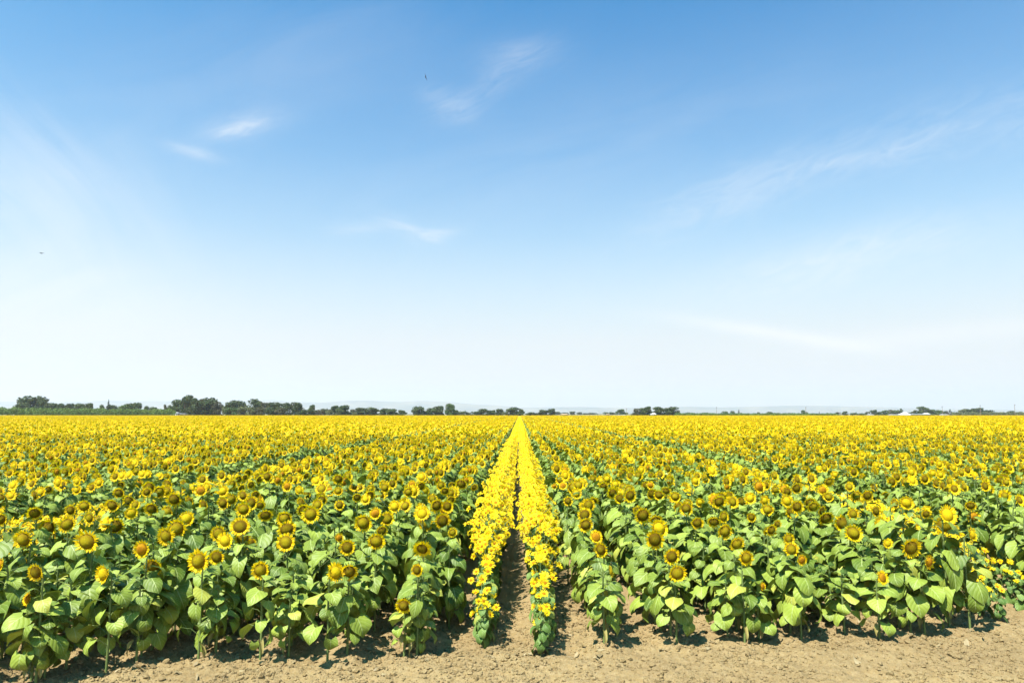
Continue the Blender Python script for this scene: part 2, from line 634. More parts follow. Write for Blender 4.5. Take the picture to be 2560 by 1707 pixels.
def add_leaf(mb, rng, z, az, size, pet, rise, pitch, mat=0, stem_mat=1, nu=5, nv=7, root=(0, 0)):
    """petiole plus blade at height z, growing towards azimuth az"""
    d = np.array([math.cos(az), math.sin(az), 0])
    p0 = np.array([root[0], root[1], z])
    p1 = p0 + d * pet * 0.55 * math.cos(rise) + np.array([0, 0, pet * 0.6 * math.sin(rise)])
    p2 = p0 + d * pet * math.cos(rise * 0.6) + np.array([0, 0, pet * 0.8 * math.sin(rise)])
    mb.tube([p0, p1, p2], [0.005, 0.004, 0.0032], 4, stem_mat, cap=False)
    V, Fc, UV = leaf_blade(rng, size, size * rng.uniform(0.82, 1.0), nu, nv, droop=rng.uniform(0.5, 1.5), fold=rng.uniform(-0.30, 0.42), wave=rng.uniform(0.03, 0.085))
    Rm = rot_z(az - math.pi / 2) @ rot_x(pitch) @ rot_y(rng.uniform(-0.5, 0.5))
    mb.add(V @ Rm.T + p2, Fc, mat, UV)


NOM_H = 1.20


def leaves_mb(rng, h=NOM_H, n=13, size=0.26, nu=5, nv=7, zmin=0.14, steep=0.0):
    mb = MB()
    az = rng.uniform(0, 6.28)
    for k in range(n):
        t = k / (n - 1)
        z = h * (zmin + (0.93 - zmin) * t ** 0.92 + rng.uniform(-0.025, 0.025))
        az += 2.4 + rng.uniform(-0.35, 0.35)
        s = size * (0.72 + 0.55 * math.sin(math.pi * min(1, 0.18 + 0.68 * t))) * rng.uniform(0.65, 1.25)
        if t > 0.82:
            s *= 0.72
        pet = (0.20 - 0.10 * t) * rng.uniform(0.7, 1.35)
        pitch = -R(50) + R(42) * t - steep * (1 - t) + rng.uniform(-0.38, 0.38)
        add_leaf(mb, rng, z, az, s, pet, R(42), pitch, 0, 1, nu, nv)
    return mb


def stem_mb(h=NOM_H, sides=7, bend=0.07):
    mb = MB()
    pts = [(0, 0, -0.05), (0.004, 0.003, h * 0.3), (-0.004, 0.006, h * 0.62), (0, 0.004, h * 0.90), (0, -0.012, h * 0.965), (0, -bend * 0.6, h * 0.998), (0, -bend, h)]
    mb.tube(pts, [0.0145, 0.0135, 0.012, 0.0095, 0.009, 0.0095, 0.011], sides)
    return mb


def head_mbs(rng, disc_r=0.064, petal_l=0.052, n=34, seg=18, rings=5, dome=0.026, lean=0.35, wid=0.019):
    """petals / disc / bracts of one flower head; face looks along +Z"""
    pet = MB()
    for k in range(n):
        a = 2 * math.pi * k / n + rng.uniform(-0.08, 0.08)
        L = petal_l * rng.uniform(0.75, 1.15)
        w = wid * rng.uniform(0.8, 1.2)
        el = lean + rng.uniform(-0.35, 0.35)
        curl = rng.uniform(-0.5, 0.6)
        r0 = disc_r * 0.95
        c, s = math.cos(a), math.sin(a)
        tw = rng.uniform(-0.35, 0.35)

        def P(rr, side, zz):
            return (c * rr - s * side, s * rr + c * side, zz + side * tw)
        z1 = math.sin(el) * L * 0.5
        x1 = math.cos(el) * L * 0.5
        x2 = x1 + math.cos(el + curl) * L * 0.5
        z2 = z1 + math.sin(el + curl) * L * 0.5
        zb = 0.002 if k % 2 else -0.003
        pet.add([P(r0, -w * 0.28, zb), P(r0, w * 0.28, zb), P(r0 + x1, w * 0.5, zb + z1), P(r0 + x1, -w * 0.5, zb + z1), P(r0 + x2, 0, zb + z2)],
                [(0, 1, 2, 3), (3, 2, 4)])
    disc = MB()
    V, UV, Fc = [(0, 0, dome)], [(0, 0)], []
    for j in range(1, rings + 1):
        rr = j / rings
        for k in range(seg):
            a = 2 * math.pi * k / seg
            zz = dome * (1 - rr ** 2.6) + (0.004 if 0.3 < rr < 0.9 else 0) * rng.uniform(-0.6, 0.6)
            V.append((disc_r * rr * math.cos(a), disc_r * rr * math.sin(a), zz))
            UV.append((rr, 0))
    for k in range(seg):
        Fc.append((0, 1 + k, 1 + (k + 1) % seg))
    for j in range(rings - 1):
        for k in range(seg):
            a, b = 1 + j * seg + k, 1 + j * seg + (k + 1) % seg
            Fc.append((a, a + seg, b + seg, b))
    disc.add(V, Fc, 0, UV)
    br = MB()
    V, Fc = [], []
    prof = [(disc_r * 1.0, -0.004), (disc_r * 0.92, -0.018), (disc_r * 0.45, -0.034), (0.010, -0.044)]
    for rr, zz in prof:
        for k in range(seg):
            a = 2 * math.pi * k / seg
            V.append((rr * math.cos(a), rr * math.sin(a), zz))
    for j in range(len(prof) - 1):
        for k in range(seg):
            a, b = j * seg + k, j * seg + (k + 1) % seg
            Fc.append((a, b, b + seg, a + seg))
    br.add(V, Fc)
    for k in range(n // 2):
        a = 2 * math.pi * (k + rng.uniform(-0.2, 0.2)) / (n // 2)
        c, s = math.cos(a), math.sin(a)
        r1 = disc_r * 0.9
        L = disc_r * rng.uniform(0.5, 0.8)
        w = disc_r * 0.17
        br.add([(c * r1 - s * w, s * r1 + c * w, -0.014), (c * r1 + s * w, s * r1 - c * w, -0.014), (c * (r1 + L), s * (r1 + L), -0.012 + rng.uniform(-0.02, 0.012))], [(0, 1, 2)])
    return pet, disc, br


def bud_mb(rng, r=0.035):
    """closed green bud of pointed bracts"""
    _, _, br = head_mbs(rng, r, 0.03, 20, 10, 3)
    mb = MB()
    mb.add_mb(br)
    for k in range(16):
        a = 2 * math.pi * k / 16 + rng.uniform(-0.1, 0.1)
        c, s = math.cos(a), math.sin(a)
        w, r1 = r * 0.3, r * 0.95
        mb.add([(c * r1 - s * w, s * r1 + c * w, -0.01), (c * r1 + s * w, s * r1 - c * w, -0.01), (c * r * 0.3, s * r * 0.3, r * rng.uniform(0.7, 1.2))], [(0, 1, 2)])
    return mb


def face_rot(yaw, tilt):
    """rotation taking +Z to a face that looks at the camera side (-Y), turned by yaw, tipped up by tilt"""
    n = Vector((math.sin(yaw) * math.cos(tilt), -math.cos(yaw) * math.cos(tilt), math.sin(tilt)))
    return n.to_track_quat('Z', 'Y'), n


rngp = np.random.default_rng(5)
LEAVES = [leaves_mb(rngp, n=int(rngp.integers(19, 23)), size=rngp.uniform(0.185, 0.220)) for _ in range(12)]
FRONT_LEAVES_ME = [leaves_mb(rngp, n=int(rngp.integers(12, 16)), size=rngp.uniform(0.175, 0.21), zmin=0.18, steep=0.25).mesh('leaves', [M['leaf'], M['stem']]) for _ in range(7)]
LEAVES_ME = [mb.mesh('leaves', [M['leaf'], M['stem']]) for mb in LEAVES]
STEM_ME = stem_mb().mesh('stem', [M['stem']])
HEADS = [head_mbs(rngp, disc_r=rngp.uniform(0.063, 0.074), petal_l=rngp.uniform(0.044, 0.054), wid=0.0175, n=int(rngp.integers(42, 50)), lean=rngp.uniform(0.15, 0.6), dome=rngp.uniform(0.028, 0.044)) for _ in range(8)]
PETAL_ME = [h[0].mesh('ray_petals', [M['petal']]) for h in HEADS]
DISC_KINDS = ['disc_dark', 'disc_olive', 'disc_yellow', 'disc_orange']
DISC_ME = {(i, d): h[1].mesh('disc', [M[d]]) for i, h in enumerate(HEADS) for d in DISC_KINDS}
BRACT_ME = [h[2].mesh('bracts', [M['bract']], smooth=False) for h in HEADS]
BUD_ME = [bud_mb(rngp, rngp.uniform(0.028, 0.042)).mesh('bud', [M['bract']], smooth=False) for _ in range(3)]
dry_leaf = MB()
_v, _f, _u = leaf_blade(rngp, 0.15, 0.05, 5, 7, droop=0.9, fold=0.9, wave=0.10)
dry_leaf.add(_v @ (rot_z(-math.pi / 2) @ rot_x(R(-48))).T + np.array([0.05, 0, 0.01]), _f, 0, _u)
dry_leaf.tube([(0, 0, 0.02), (0.03, 0, 0.025), (0.052, 0, 0.01)], [0.004, 0.003, 0.003], 4, 0)
DRY_ME = dry_leaf.mesh('dry_leaf', [M['dry']])


# ---- branching pollinator plants: many small heads
def male_variant(rng, h, n_heads, spread, leaf_n, leaf_s):
    st, lv = MB(), MB()
    st.tube([(0, 0, -0.05), (0.006, 0.0, h * 0.4), (-0.006, 0.004, h * 0.75), (0, 0, h)], [0.010, 0.009, 0.007, 0.005], 6)
    heads = [(Vector((0, 0, h)), rng.uniform(-0.5, 0.5), rng.uniform(0.5, 1.2), rng.uniform(0.95, 1.2))]
    az = rng.uniform(0, 6.28)
    for k in range(n_heads - 1):
        az += 2.4 + rng.uniform(-0.4, 0.4)
        z0 = h * rng.uniform(0.40, 0.85)
        z1 = min(h * 1.04, z0 + h * rng.uniform(0.12, 0.30))
        rr = spread * rng.uniform(0.35, 1.0) * (0.85 if math.cos(az) ** 2 < 0.4 else 1.0)
        p0 = Vector((0, 0, z0))
        p2 = Vector((math.cos(az) * rr, math.sin(az) * rr, z1))
        p1 = p0.lerp(p2, 0.6) + Vector((0, 0, -0.02))
        st.tube([p0, p1, p2], [0.005, 0.004, 0.0035], 4)
        yaw = math.atan2(p2.x, -p2.y) * 0.55 + rng.uniform(-0.4, 0.4)
        heads.append((p2, yaw, rng.uniform(0.15, 1.15), rng.uniform(0.75, 1.12)))
        if rng.random() < 0.7:
            add_leaf(lv, rng, z0, az + rng.uniform(-0.4, 0.4), leaf_s * rng.uniform(0.6, 0.95), 0.05, R(40), R(-30) + rng.uniform(-.3, .3), 0, 1, 5, 5)
    az = rng.uniform(0, 6.28)
    for k in range(leaf_n):
        t = k / max(1, leaf_n - 1)
        az += 2.4 + rng.uniform(-0.35, 0.35)
        add_leaf(lv, rng, h * (0.12 + 0.72 * t), az, leaf_s * (1.15 - 0.45 * t) * rng.uniform(0.85, 1.15), 0.07 * rng.uniform(0.8, 1.2), R(40), R(-55) + R(30) * t + rng.uniform(-.25, .25), 0, 1, 5, 6)
    return st, lv, heads


MH = [head_mbs(rngp, 0.025, 0.046, 16, 10, 3, 0.009, rngp.uniform(0.1, 0.6), 0.0165) for _ in range(5)]
MPET_ME = [h[0].mesh('ray_petals', [M['male_petal']]) for h in MH]
MDISC_ME = [h[1].mesh('disc', [M['disc_orange' if i % 5 else 'disc_yellow']]) for i, h in enumerate(MH)]
MALE = [male_variant(rngp, rngp.uniform(1.02, 1.16), int(rngp.integers(17, 22)), rngp.uniform(0.29, 0.35), 18, 0.17) for _ in range(5)]
YOUNG = [male_variant(rngp, rngp.uniform(0.62, 0.8), k, sp, 15, 0.165) for k, sp in ((3, 0.13), (5, 0.17), (7, 0.20), (4, 0.15), (6, 0.19))]
for lst in (MALE, YOUNG):
    for i, (a, b, c) in enumerate(lst):
        lst[i] = (a, b, c, a.mesh('stem', [M['stem']]), b.mesh('leaves', [M['male_leaf'], M['stem']]))

# ------------------------------------------------------------------ heads read off the photograph (pixels of 2560 x 1707, diameter, kind, turn)
CROPS = {
    'A': (0, 1280, [(240, 240, 175, 'o', 0), (465, 135, 165, 'd', -.1), (620, 110, 140, 'o', .4), (818, 265, 190, 'o', 0), (1075, 115, 165, 'd', .1), (985, 110, 120, 'y', -.2),
                    (1318, 333, 155, 'r', -.1), (975, 560, 165, 'y', -.4), (350, 538, 150, 'd', -.1), (275, 790, 115, 'r', -.5), (1718, 60, 130, 'y', .2), (1630, 145, 160, 'o', .1),
                    (1540, 210, 160, 'o', -.1), (1838, 440, 195, 'o', 0), (1997, 405, 140, 'd', .1), (2020, 190, 140, 'o', 0), (2075, 265, 145, 'y', .1), (2215, 130, 165, 'd', 0),
                    (2225, 235, 130, 'o', .5), (20, 480, 120, 'r', -.3), (20, 60, 130, 'd', .2)]),
    'B': (640, 1280, [(50, 520, 165, 'o', .1), (280, 275, 165, 'o', .1), (290, 150, 155, 'd', .1), (265, 50, 140, 'o', .2), (510, 15, 150, 'o', 0), (90, 20, 120, 'd', .2), (990, 90, 165, 'o', 0),
                      (1100, 15, 110, 'r', 0), (1150, 165, 110, 'd', .4), (1103, 262, 145, 'o', .2), (755, 235, 85, 'r', .7), (843, 315, 140, 'd', 0), (710, 560, 175, 'y', .9),
                      (855, 530, 150, 'd', .2), (1530, 20, 140, 'y', 0), (1560, 95, 145, 'o', 0), (1705, 75, 130, 'd', .4), (1797, 180, 90, 'o', .5), (1530, 320, 150, 'd', 0), (1480, 525, 110, 'd', 0), (1360, 845, 145, 'd', .1)]),
    'C': (1280, 1280, [(665, 20, 130, 'd', 0), (670, 110, 140, 'd', .1), (770, 230, 110, 'r', 0), (825, 335, 130, 'd', -.5), (890, 545, 100, 'y', 1.2), (1195, 20, 140, 'd', 0), (1320, 60, 120, 'd', 0),
                       (1340, 150, 170, 'y', .1), (1305, 240, 170, 'd', 0), (1458, 400, 130, 'd', .1), (1510, 550, 155, 'o', 0), (1695, 90, 120, 'd', 0), (1855, 75, 110, 'd', -.3), (1930, 40, 100, 'o', .4),
                       (1945, 165, 145, 'o', 0), (2055, 280, 130, 'o', .1), (2135, 410, 140, 'o', .1), (2290, 680, 60, 'r', .5), (2200, 40, 90, 'd', -.4), (2340, 165, 90, 'd', .2)]),
    'D': (1920, 1280, [(20, 155, 110, 'd', .1), (75, 105, 90, 'd', .3), (180, 240, 115, 'o', .1), (200, 340, 130, 'o', .1), (300, 430, 95, 'r', .1), (520, 40, 145, 'd', 0), (675, 95, 160, 'd', -.1),
                       (765, 15, 110, 'o', .3), (770, 190, 165, 'o', 0), (1005, 105, 125, 'y', .3), (1090, 285, 85, 'y', .1), (1295, 315, 155, 'd', 0), (1450, 450, 130, 'r', .6), (1035, 600, 110, 'r', .3),
                       (1440, 10, 90, 'd', 0), (1630, 30, 150, 'y', 0), (1605, 110, 165, 'o', 0), (1870, 40, 140, 'r', 0), (1850, 205, 120, 'y', .6), (2005, 365, 95, 'd', .1)]),
    'E': (0, 1000, [(155, 590, 95, 'd', 0), (265, 595, 80, 'o', 0), (380, 575, 100, 'd', 0), (553, 575, 75, 'd', 0), (110, 675, 95, 'd', 0), (20, 670, 80, 'd', 0), (190, 680, 75, 'd', .2), (385, 685, 100, 'd', 0),
                    (340, 770, 90, 'd', 0), (15, 845, 80, 'd', .2), (665, 655, 90, 'd', 0), (775, 690, 100, 'd', 0), (890, 660, 95, 'd', 0), (1140, 700, 95, 'y', 0), (940, 755, 85, 'y', .2), (735, 820, 90, 'y', .7),
                    (880, 800, 90, 'd', .2), (1095, 770, 95, 'd', .1), (1100, 845, 105, 'd', .1), (1270, 760, 80, 'r', 0), (1380, 795, 120, 'd', 0), (1550, 765, 100, 'd', 0), (1535, 835, 110, 'o', 0), (1610, 900, 135, 'd', 0),
                    (1780, 810, 100, 'y', 0), (1850, 830, 110, 'r', 0), (1945, 820, 95, 'd', 0), (2050, 840, 100, 'y', 0), (2055, 945, 120, 'd', 0), (2125, 905, 110, 'o', .2), (2245, 870, 105, 'd', 0), (2200, 715, 95, 'd', 0),
                    (1045, 960, 130, 'd', 0), (1195, 915, 110, 'd', 0), (1250, 960, 95, 'o', 0), (1405, 985, 135, 'd', 0), (2240, 1000, 125, 'o', .2), (1205, 1035, 100, 'y', .4), (775, 975, 110, 'o', .4), (660, 1005, 100, 'd', 0),
                    (325, 1025, 130, 'd', .4), (100, 1010, 110, 'y', .5)]),
    'F': (1000, 1020, [(55, 595, 90, 'd', 0), (380, 705, 90, 'o', 0), (300, 675, 65, 'd', 0), (255, 630, 80, 'd', 0), (570, 690, 70, 'd', .3), (675, 720, 75, 'd', .5), (465, 780, 100, 'o', 0), (480, 700, 75, 'd', 0),
                       (465, 830, 90, 'd', .2), (335, 885, 120, 'd', .2), (430, 900, 100, 'd', .3), (300, 830, 90, 'o', 0), (200, 925, 110, 'y', -.2), (205, 970, 120, 'y', 0), (235, 1050, 135, 'o', .1), (385, 1030, 110, 'd', .5),
                       (475, 1140, 85, 'o', .5), (210, 1280, 150, 'd', 0), (1480, 640, 90, 'd', 0), (1480, 585, 85, 'o', 0), (1545, 625, 80, 'd', 0), (1415, 715, 55, 'r', 0), (1495, 715, 75, 'r', 0), (1585, 725, 110, 'o', .1),
                       (1670, 690, 100, 'y', 0), (1850, 665, 85, 'y', .2), (1955, 755, 105, 'd', 0), (2110, 795, 115, 'd', 0), (2015, 825, 100, 'd', .1), (2045, 725, 90, 'o', 0), (1980, 590, 90, 'd', 0), (2190, 610, 85, 'o', 0),
                       (1725, 885, 125, 'o', .1), (1540, 850, 90, 'd', 0), (2310, 780, 100, 'd', 0)]),
    'G': (1920, 1000, [(65, 820, 90, 'o', 0), (210, 735, 85, 'r', 0), (165, 925, 115, 'y', 0), (255, 970, 130, 'd', 0), (380, 725, 85, 'd', .2), (545, 740, 95, 'o', .3), (680, 690, 70, 'd', 0), (495, 825, 100, 'r', 0),
                       (740, 800, 90, 'o', 0), (800, 875, 110, 'o', 0), (905, 870, 95, 'd', 0), (1060, 860, 110, 'd', 0), (1150, 945, 95, 'o', .2), (1255, 940, 130, 'y', 0), (950, 800, 90, 'd', .4), (680, 630, 65, 'd', 0),
                       (900, 605, 80, 'd', 0), (805, 570, 80, 'd', 0), (1355, 635, 85, 'd', 0), (1510, 760, 95, 'd', 0), (1625, 725, 110, 'o', 0), (1750, 665, 90, 'o', 0), (1690, 815, 105, 'd', 0), (1965, 735, 105, 'o', 0),
                       (2120, 730, 75, 'd', 0), (2240, 725, 95, 'o', 0), (1450, 1000, 120, 'y', .2)]),
}
DK = {'d': 'disc_dark', 'o': 'disc_olive', 'y': 'disc_yellow', 'r': 'disc_orange'}


def z_expected(depth_in):
    return 1.00 + 0.36 * min(1, max(0, depth_in) / 2.4)


placed = {}          # row -> list of plants (dict)
# heads that belong to the first plant of a row
FRONT_HEADS = {('B', 710): -2, ('B', 50): -3, ('A', 1838): -4, ('A', 975): -5, ('A', 275): -6, ('B', 1360): -1, ('C', 890): 2, ('C', 1510): 3, ('C', 2135): 4, ('D', 300): 5, ('D', 1035): 6, ('D', 1450): 7}
for key, (ox, oy, lst) in CROPS.items():
    for (cx, cy, dm, kd, turn) in lst:
        px, py, dd = ox + cx / 3.672, oy + cy / 3.672, dm / 3.672
        v = ray(px, py)
        if (key, cx) in FRONT_HEADS:
            i = FRONT_HEADS[(key, cx)]
            Y = front_y(row_x(i)) + 0.03
            k = Y / v.y
            placed.setdefault(i, []).append(dict(y=Y, x=v.x * k, z=CAM_H + v.z * k, size=dd / F_PX * Y * 1.12, kind=DK[kd], turn=turn, seen=True))
            continue
        best = None
        for Z in np.arange(0.62, 1.56, 0.03):
            k = (Z - CAM_H) / v.z
            X, Y = v.x * k, v.y * k
            i = round((X - ROW0) / ROW_GAP)
            for i in (i - 1, i, i + 1):
                off = X - row_x(i)
                if is_male(i) or abs(off) > 0.36:
                    continue
                din = Y - front_y(row_x(i))
                if din < -0.05:
                    continue
                crowd = min([9.0] + [math.hypot(p['y'] - Y, p['x'] - X) for p in placed.get(i, [])])
                size = dd / F_PX * Y
                cost = 1.2 * abs(Z - z_expected(din)) + 0.9 * abs(off) + 0.8 * abs(size - 0.21) + (0.6 if crowd < 0.16 else 0)
                if best is None or cost < best[0]:
                    best = (cost, i, X, Y, float(Z), size)
        if best is None:
            continue
        _, i, X, Y, Z, size = best
        placed.setdefault(i, []).append(dict(y=Y, x=X, z=Z, size=min(0.28, max(0.11, size * 1.12)), kind=DK[kd], turn=turn, seen=True))

# fill every row with the plants between, at about the sowing distance
rr = np.random.default_rng(21)
near_plants, mid_plants = [], []      # single-headed
near_male, mid_male = [], []
MID_END = 46.0
for i in range(-52, 54):
    X = row_x(i)
    y0 = front_y(X)
    ymin = max(y0, (abs(X) - 3.2) / 0.79)
    if ymin > MID_END:
        continue
    if is_male(i):
        y = y0 + rr.uniform(0, 0.06)
        while y < MID_END:
            din = y - y0
            if y >= ymin:
                rec = dict(row=i, x=X + rr.normal(0, 0.045), y=y, young=din < 1.3, v=int(rr.integers(0, 5)),
                           s=(0.78 + 0.36 * min(1, din / 1.3)) * rr.uniform(0.92, 1.08) if din < 1.3 else (0.76 + 0.24 * min(1, (din - 1.3) / 1.3)) * rr.uniform(0.93, 1.06), rz=rr.uniform(-0.5, 0.5))
                if i not in (0, 1):
                    rec['s'] *= 0.90 if y < 12 else 0.84
                (near_male if y < 14 else mid_male).append(rec)
            y += rr.uniform(0.20, 0.30)
        continue
    ps = sorted(placed.get(i, []), key=lambda p: p['y'])
    seen_y = [p['y'] for p in ps]
    y = y0 + rr.uniform(0.0, 0.05)
    if seen_y and seen_y[0] - y0 < 0.10:
        y = seen_y[0] + 0.22
    rows = list(ps)
    LIM = 11.0                         # up to here the flowers are those of the photograph
    while y < MID_END:
        if all(abs(y - q) > 0.15 for q in seen_y):
            din = y - y0
            z = z_expected(din) + rr.normal(0, 0.075)
            p_head = 0.02 if din < 1.6 else 0.16 if y < LIM else min(0.95, 0.70 + (y - LIM) * 0.014)
            has = rr.random() < p_head
            if y < LIM:
                z -= 0.05 if has else 0.20
            if has:
                kd = rr.choice(DISC_KINDS, p=[0.46, 0.30, 0.17, 0.07])
                rows.append(dict(y=y, x=X, z=z, size=float(np.clip(rr.normal(0.220, 0.025), 0.14, 0.27)), kind=str(kd), turn=float(rr.normal(0.05, 0.32)), seen=False))
            else:
                rows.append(dict(y=y, x=X, z=z - 0.05, size=0, kind=None, turn=0.0, seen=False))
        y += rr.uniform(0.23, 0.35)
    rows.sort(key=lambda p: p['y'])
    for n, p in enumerate(rows):
        p['row'], p['n'] = i, n + 1
        if p['y'] < (abs(X) - 3.2) / 0.79:
            continue
        if not p['seen']:
            p['x'] = X + rr.normal(0, 0.03 if p['y'] < 11 else 0.075)
        (near_plants if p['y'] < 20 else mid_plants).append(p)

# the 300 that show largest
near_plants.sort(key=lambda p: (math.hypot(p['x'], p['y']) * (1.0 if p['kind'] else 1.25), p['y']))
in_view = [p for p in near_plants if abs(p['x'] - 0.0115 * p['y']) < 0.765 * p['y'] + 0.12]
SOLO = in_view[:300]
solo_ids = {id(p) for p in SOLO}
mid_plants += [p for p in near_plants if id(p) not in solo_ids]
mv = [p for p in near_male if abs(p['x'] - 0.0115 * p['y']) < 0.765 * p['y']]
mv.sort(key=lambda p: p['y'] + (0 if p['row'] in (0, 1) else 2.0))
SOLO_M = mv[:40]
solo_m_ids = {id(p) for p in SOLO_M}
mid_male += [p for p in near_male if id(p) not in solo_m_ids]


def row_words(i):
    return f"{ordinal(-i)} row left" if i < 0 else f"{ordinal(i - 1)} row right" if i < 9 else f"{ordinal(i - 3)} row right"


# ------------------------------------------------------------------ individual sunflowers
KIND_WORD = {'disc_dark': 'brown-centred', 'disc_olive': 'olive-centred', 'disc_yellow': 'yellow-centred', 'disc_orange': 'orange-centred', None: 'flowerless green'}
rs = np.random.default_rng(33)
for p in SOLO:
    i = p['row']
    gz = float(ground_z(np.array([p['x']]), np.array([p['y']]))[0])
    h = p['z'] - gz
    word = KIND_WORD[p['kind']]
    look = 'small ' if p['kind'] and p['size'] < 0.145 else 'large ' if p['size'] > 0.225 else ''
    if p['kind'] and abs(p['turn']) > 0.45:
        word += ' right-turned' if p['turn'] > 0 else ' left-turned'
    nth = 'frontmost' if p['n'] == 1 else ordinal(p['n']) + ' plant'
    label = f"{look}{word} sunflower, {nth} in the {row_words(i)} of the central yellow strip"
    lean = rs.uniform(-0.03, 0.03)
    yaw = p['turn'] + rs.uniform(-0.06, 0.06)
    bend = 0.07
    tip = Vector((math.sin(yaw) * bend, -math.cos(yaw) * bend, 0))
    root = thing('sunflower', label, 'sunflower', (p['x'] - tip.x * (1 if p['kind'] else 0), p['y'] - tip.y * (1 if p['kind'] else 0), gz), 0, 'single-headed sunflowers at the front of the field')
    st = link('stem', STEM_ME, root)
    st.scale = (1, 1, h / NOM_H)
    st.rotation_euler = (0, 0, yaw)
    lv = link('leaves', FRONT_LEAVES_ME[int(rs.integers(0, 7))] if p['n'] <= 2 else LEAVES_ME[int(rs.integers(0, 12))], root)
    ls = (0.78 + 0.26 * min(1.1, h / 1.2)) * rs.uniform(0.88, 1.06)
    if i == -1 and p['n'] == 1:
        ls *= 0.72
    elif i in (-1, 2):
        ls *= 0.86
    lv.scale = (ls, ls, h / NOM_H * 0.985)
    lv.rotation_euler = (0, 0, rs.uniform(0, 6.28))
    if p['kind']:
        hi = int(rs.integers(0, 8))
        tilt = rs.normal(0.0, 0.14) + (0.25 if p['kind'] == 'disc_yellow' else 0.0 if p['kind'] == 'disc_olive' else 0.15 if p['kind'] == 'disc_orange' else -0.18)
        q, n = face_rot(yaw, tilt)
        s = p['size'] / 0.222
        hd = link('flower_head', PETAL_ME[hi], root)
        hd.rotation_mode = 'QUATERNION'
        hd.rotation_quaternion = q @ Quaternion((0, 0, 1), rs.uniform(0, 6.28))
        hd.location = Vector((tip.x, tip.y, h)) + n * 0.036 * s
        hd.scale = (s * rs.uniform(0.9, 1.1), s * rs.uniform(0.9, 1.1), s * rs.uniform(0.8, 1.3))
        link('disc', DISC_ME[(hi, p['kind'])], hd)
        link('bracts', BRACT_ME[hi], hd)
    else:
        bd = link('bud', BUD_ME[int(rs.integers(0, 3))], root)
        bd.location = (tip.x, tip.y, h + 0.015)
        bd.rotation_euler = (rs.uniform(0.1, 0.7), 0, yaw)
    if p['n'] <= 3 and rs.random() < 0.5:
        dl = link('dry_leaf', DRY_ME, root, label='dry yellow leaf hanging low on the stem')
        dl.location = (0, 0, rs.uniform(0.14, 0.24))
        dl.rotation_euler = (0, 0, rs.uniform(-2.8, -0.3))

# dry scraps shed at the feet of the plants
lit = MB()
rq = np.random.default_rng(8)
for _ in range(190):
    x = rq.uniform(-6.2, 7.2)
    y = front_y(x) + rq.normal(0.15, 0.35)
    V, Fc, UV = leaf_blade(rq, rq.uniform(0.04, 0.12), rq.uniform(0.02, 0.07), 3, 5, droop=rq.uniform(-0.8, 0.8), fold=rq.uniform(-0.6, 0.6), wave=0.12)
    lit.add(V @ (rot_z(rq.uniform(0, 6.28)) @ rot_x(rq.uniform(-0.3, 0.3))).T + np.array([x, y, float(ground_z(np.array([x]), np.array([y]))[0]) + 0.018]), Fc, 0, UV)
M['litter'] = leaf_mat('dead_leaf', (0.17, 0.125, 0.06), (0.34, 0.27, 0.15), (0.3, 0.25, 0.15), veins=False)
link('fallen_leaves', lit.mesh('fallen_leaves', [M['litter']]), kind='stuff', label='dry fallen leaf scraps at the feet of the front plants')

mrow_n = {}
for p in sorted(SOLO_M, key=lambda p: (p['row'], p['y'])):
    mrow_n[p['row']] = mrow_n.get(p['row'], 0) + 1
    n = mrow_n[p['row']]
    i = p['row']
    gz = float(ground_z(np.array([p['x']]), np.array([p['y']]))[0])
    where = {0: 'left row of the central yellow strip', 1: 'right row of the central yellow strip', 9: 'left row of the yellow strip at far right', 10: 'right row of the yellow strip at far right',
             -10: 'left row of the yellow strip at far left', -9: 'right row of the yellow strip at far left'}.get(i, 'a distant yellow strip')
    nth = 'frontmost' if n == 1 else ordinal(n) + ' plant'
    var = (YOUNG[p['v'] % 5] if p['young'] else MALE[p['v']])
    first = 'small sparse branching sunflower' if p['young'] else 'branching yellow-topped sunflower'
    root = thing('branching_sunflower', f"{first}, {nth} in {where}", 'sunflower', (p['x'], p['y'], gz), p['rz'], 'small-flowered branching sunflowers of the yellow strips')
    root.scale = (p['s'],) * 3
    link('stem', var[3], root)
    link('leaves', var[4], root)
    for (pos, yaw, tilt, s) in var[2]:
        k = int(rs.integers(0, 5))
        q, nn = face_rot(yaw, tilt)
        hd = link('flower_head', MPET_ME[k], root)
        hd.rotation_mode = 'QUATERNION'
        hd.rotation_quaternion = q
        hd.location = pos + nn * 0.012
        hd.scale = (s, s, s)
        link('disc', MDISC_ME[k], hd)

# ------------------------------------------------------------------ the rest of the field: two uncountable masses
FMATS = [M['leaf'], M['stem'], M['petal'], M['disc_dark'], M['disc_olive'], M['disc_yellow'], M['bract'], M['male_leaf'], M['male_petal'], M['disc_orange']]
DSLOT = {'disc_dark': 3, 'disc_olive': 4, 'disc_yellow': 5, 'disc_orange': 9}
lib = bpy.data.collections.new('field_plants')      # kept out of the scene, only drawn through the masses
lib_m = bpy.data.collections.new('strip_plants')


def qmat(q):
    return np.array(q.to_matrix())


HEADS_MID = [head_mbs(rngp, disc_r=rngp.uniform(0.057, 0.067), petal_l=rngp.uniform(0.050, 0.062), wid=0.0185, n=int(rngp.integers(34, 42)), lean=rngp.uniform(0.1, 0.55), dome=rngp.uniform(0.026, 0.040), seg=14, rings=4) for _ in range(8)]


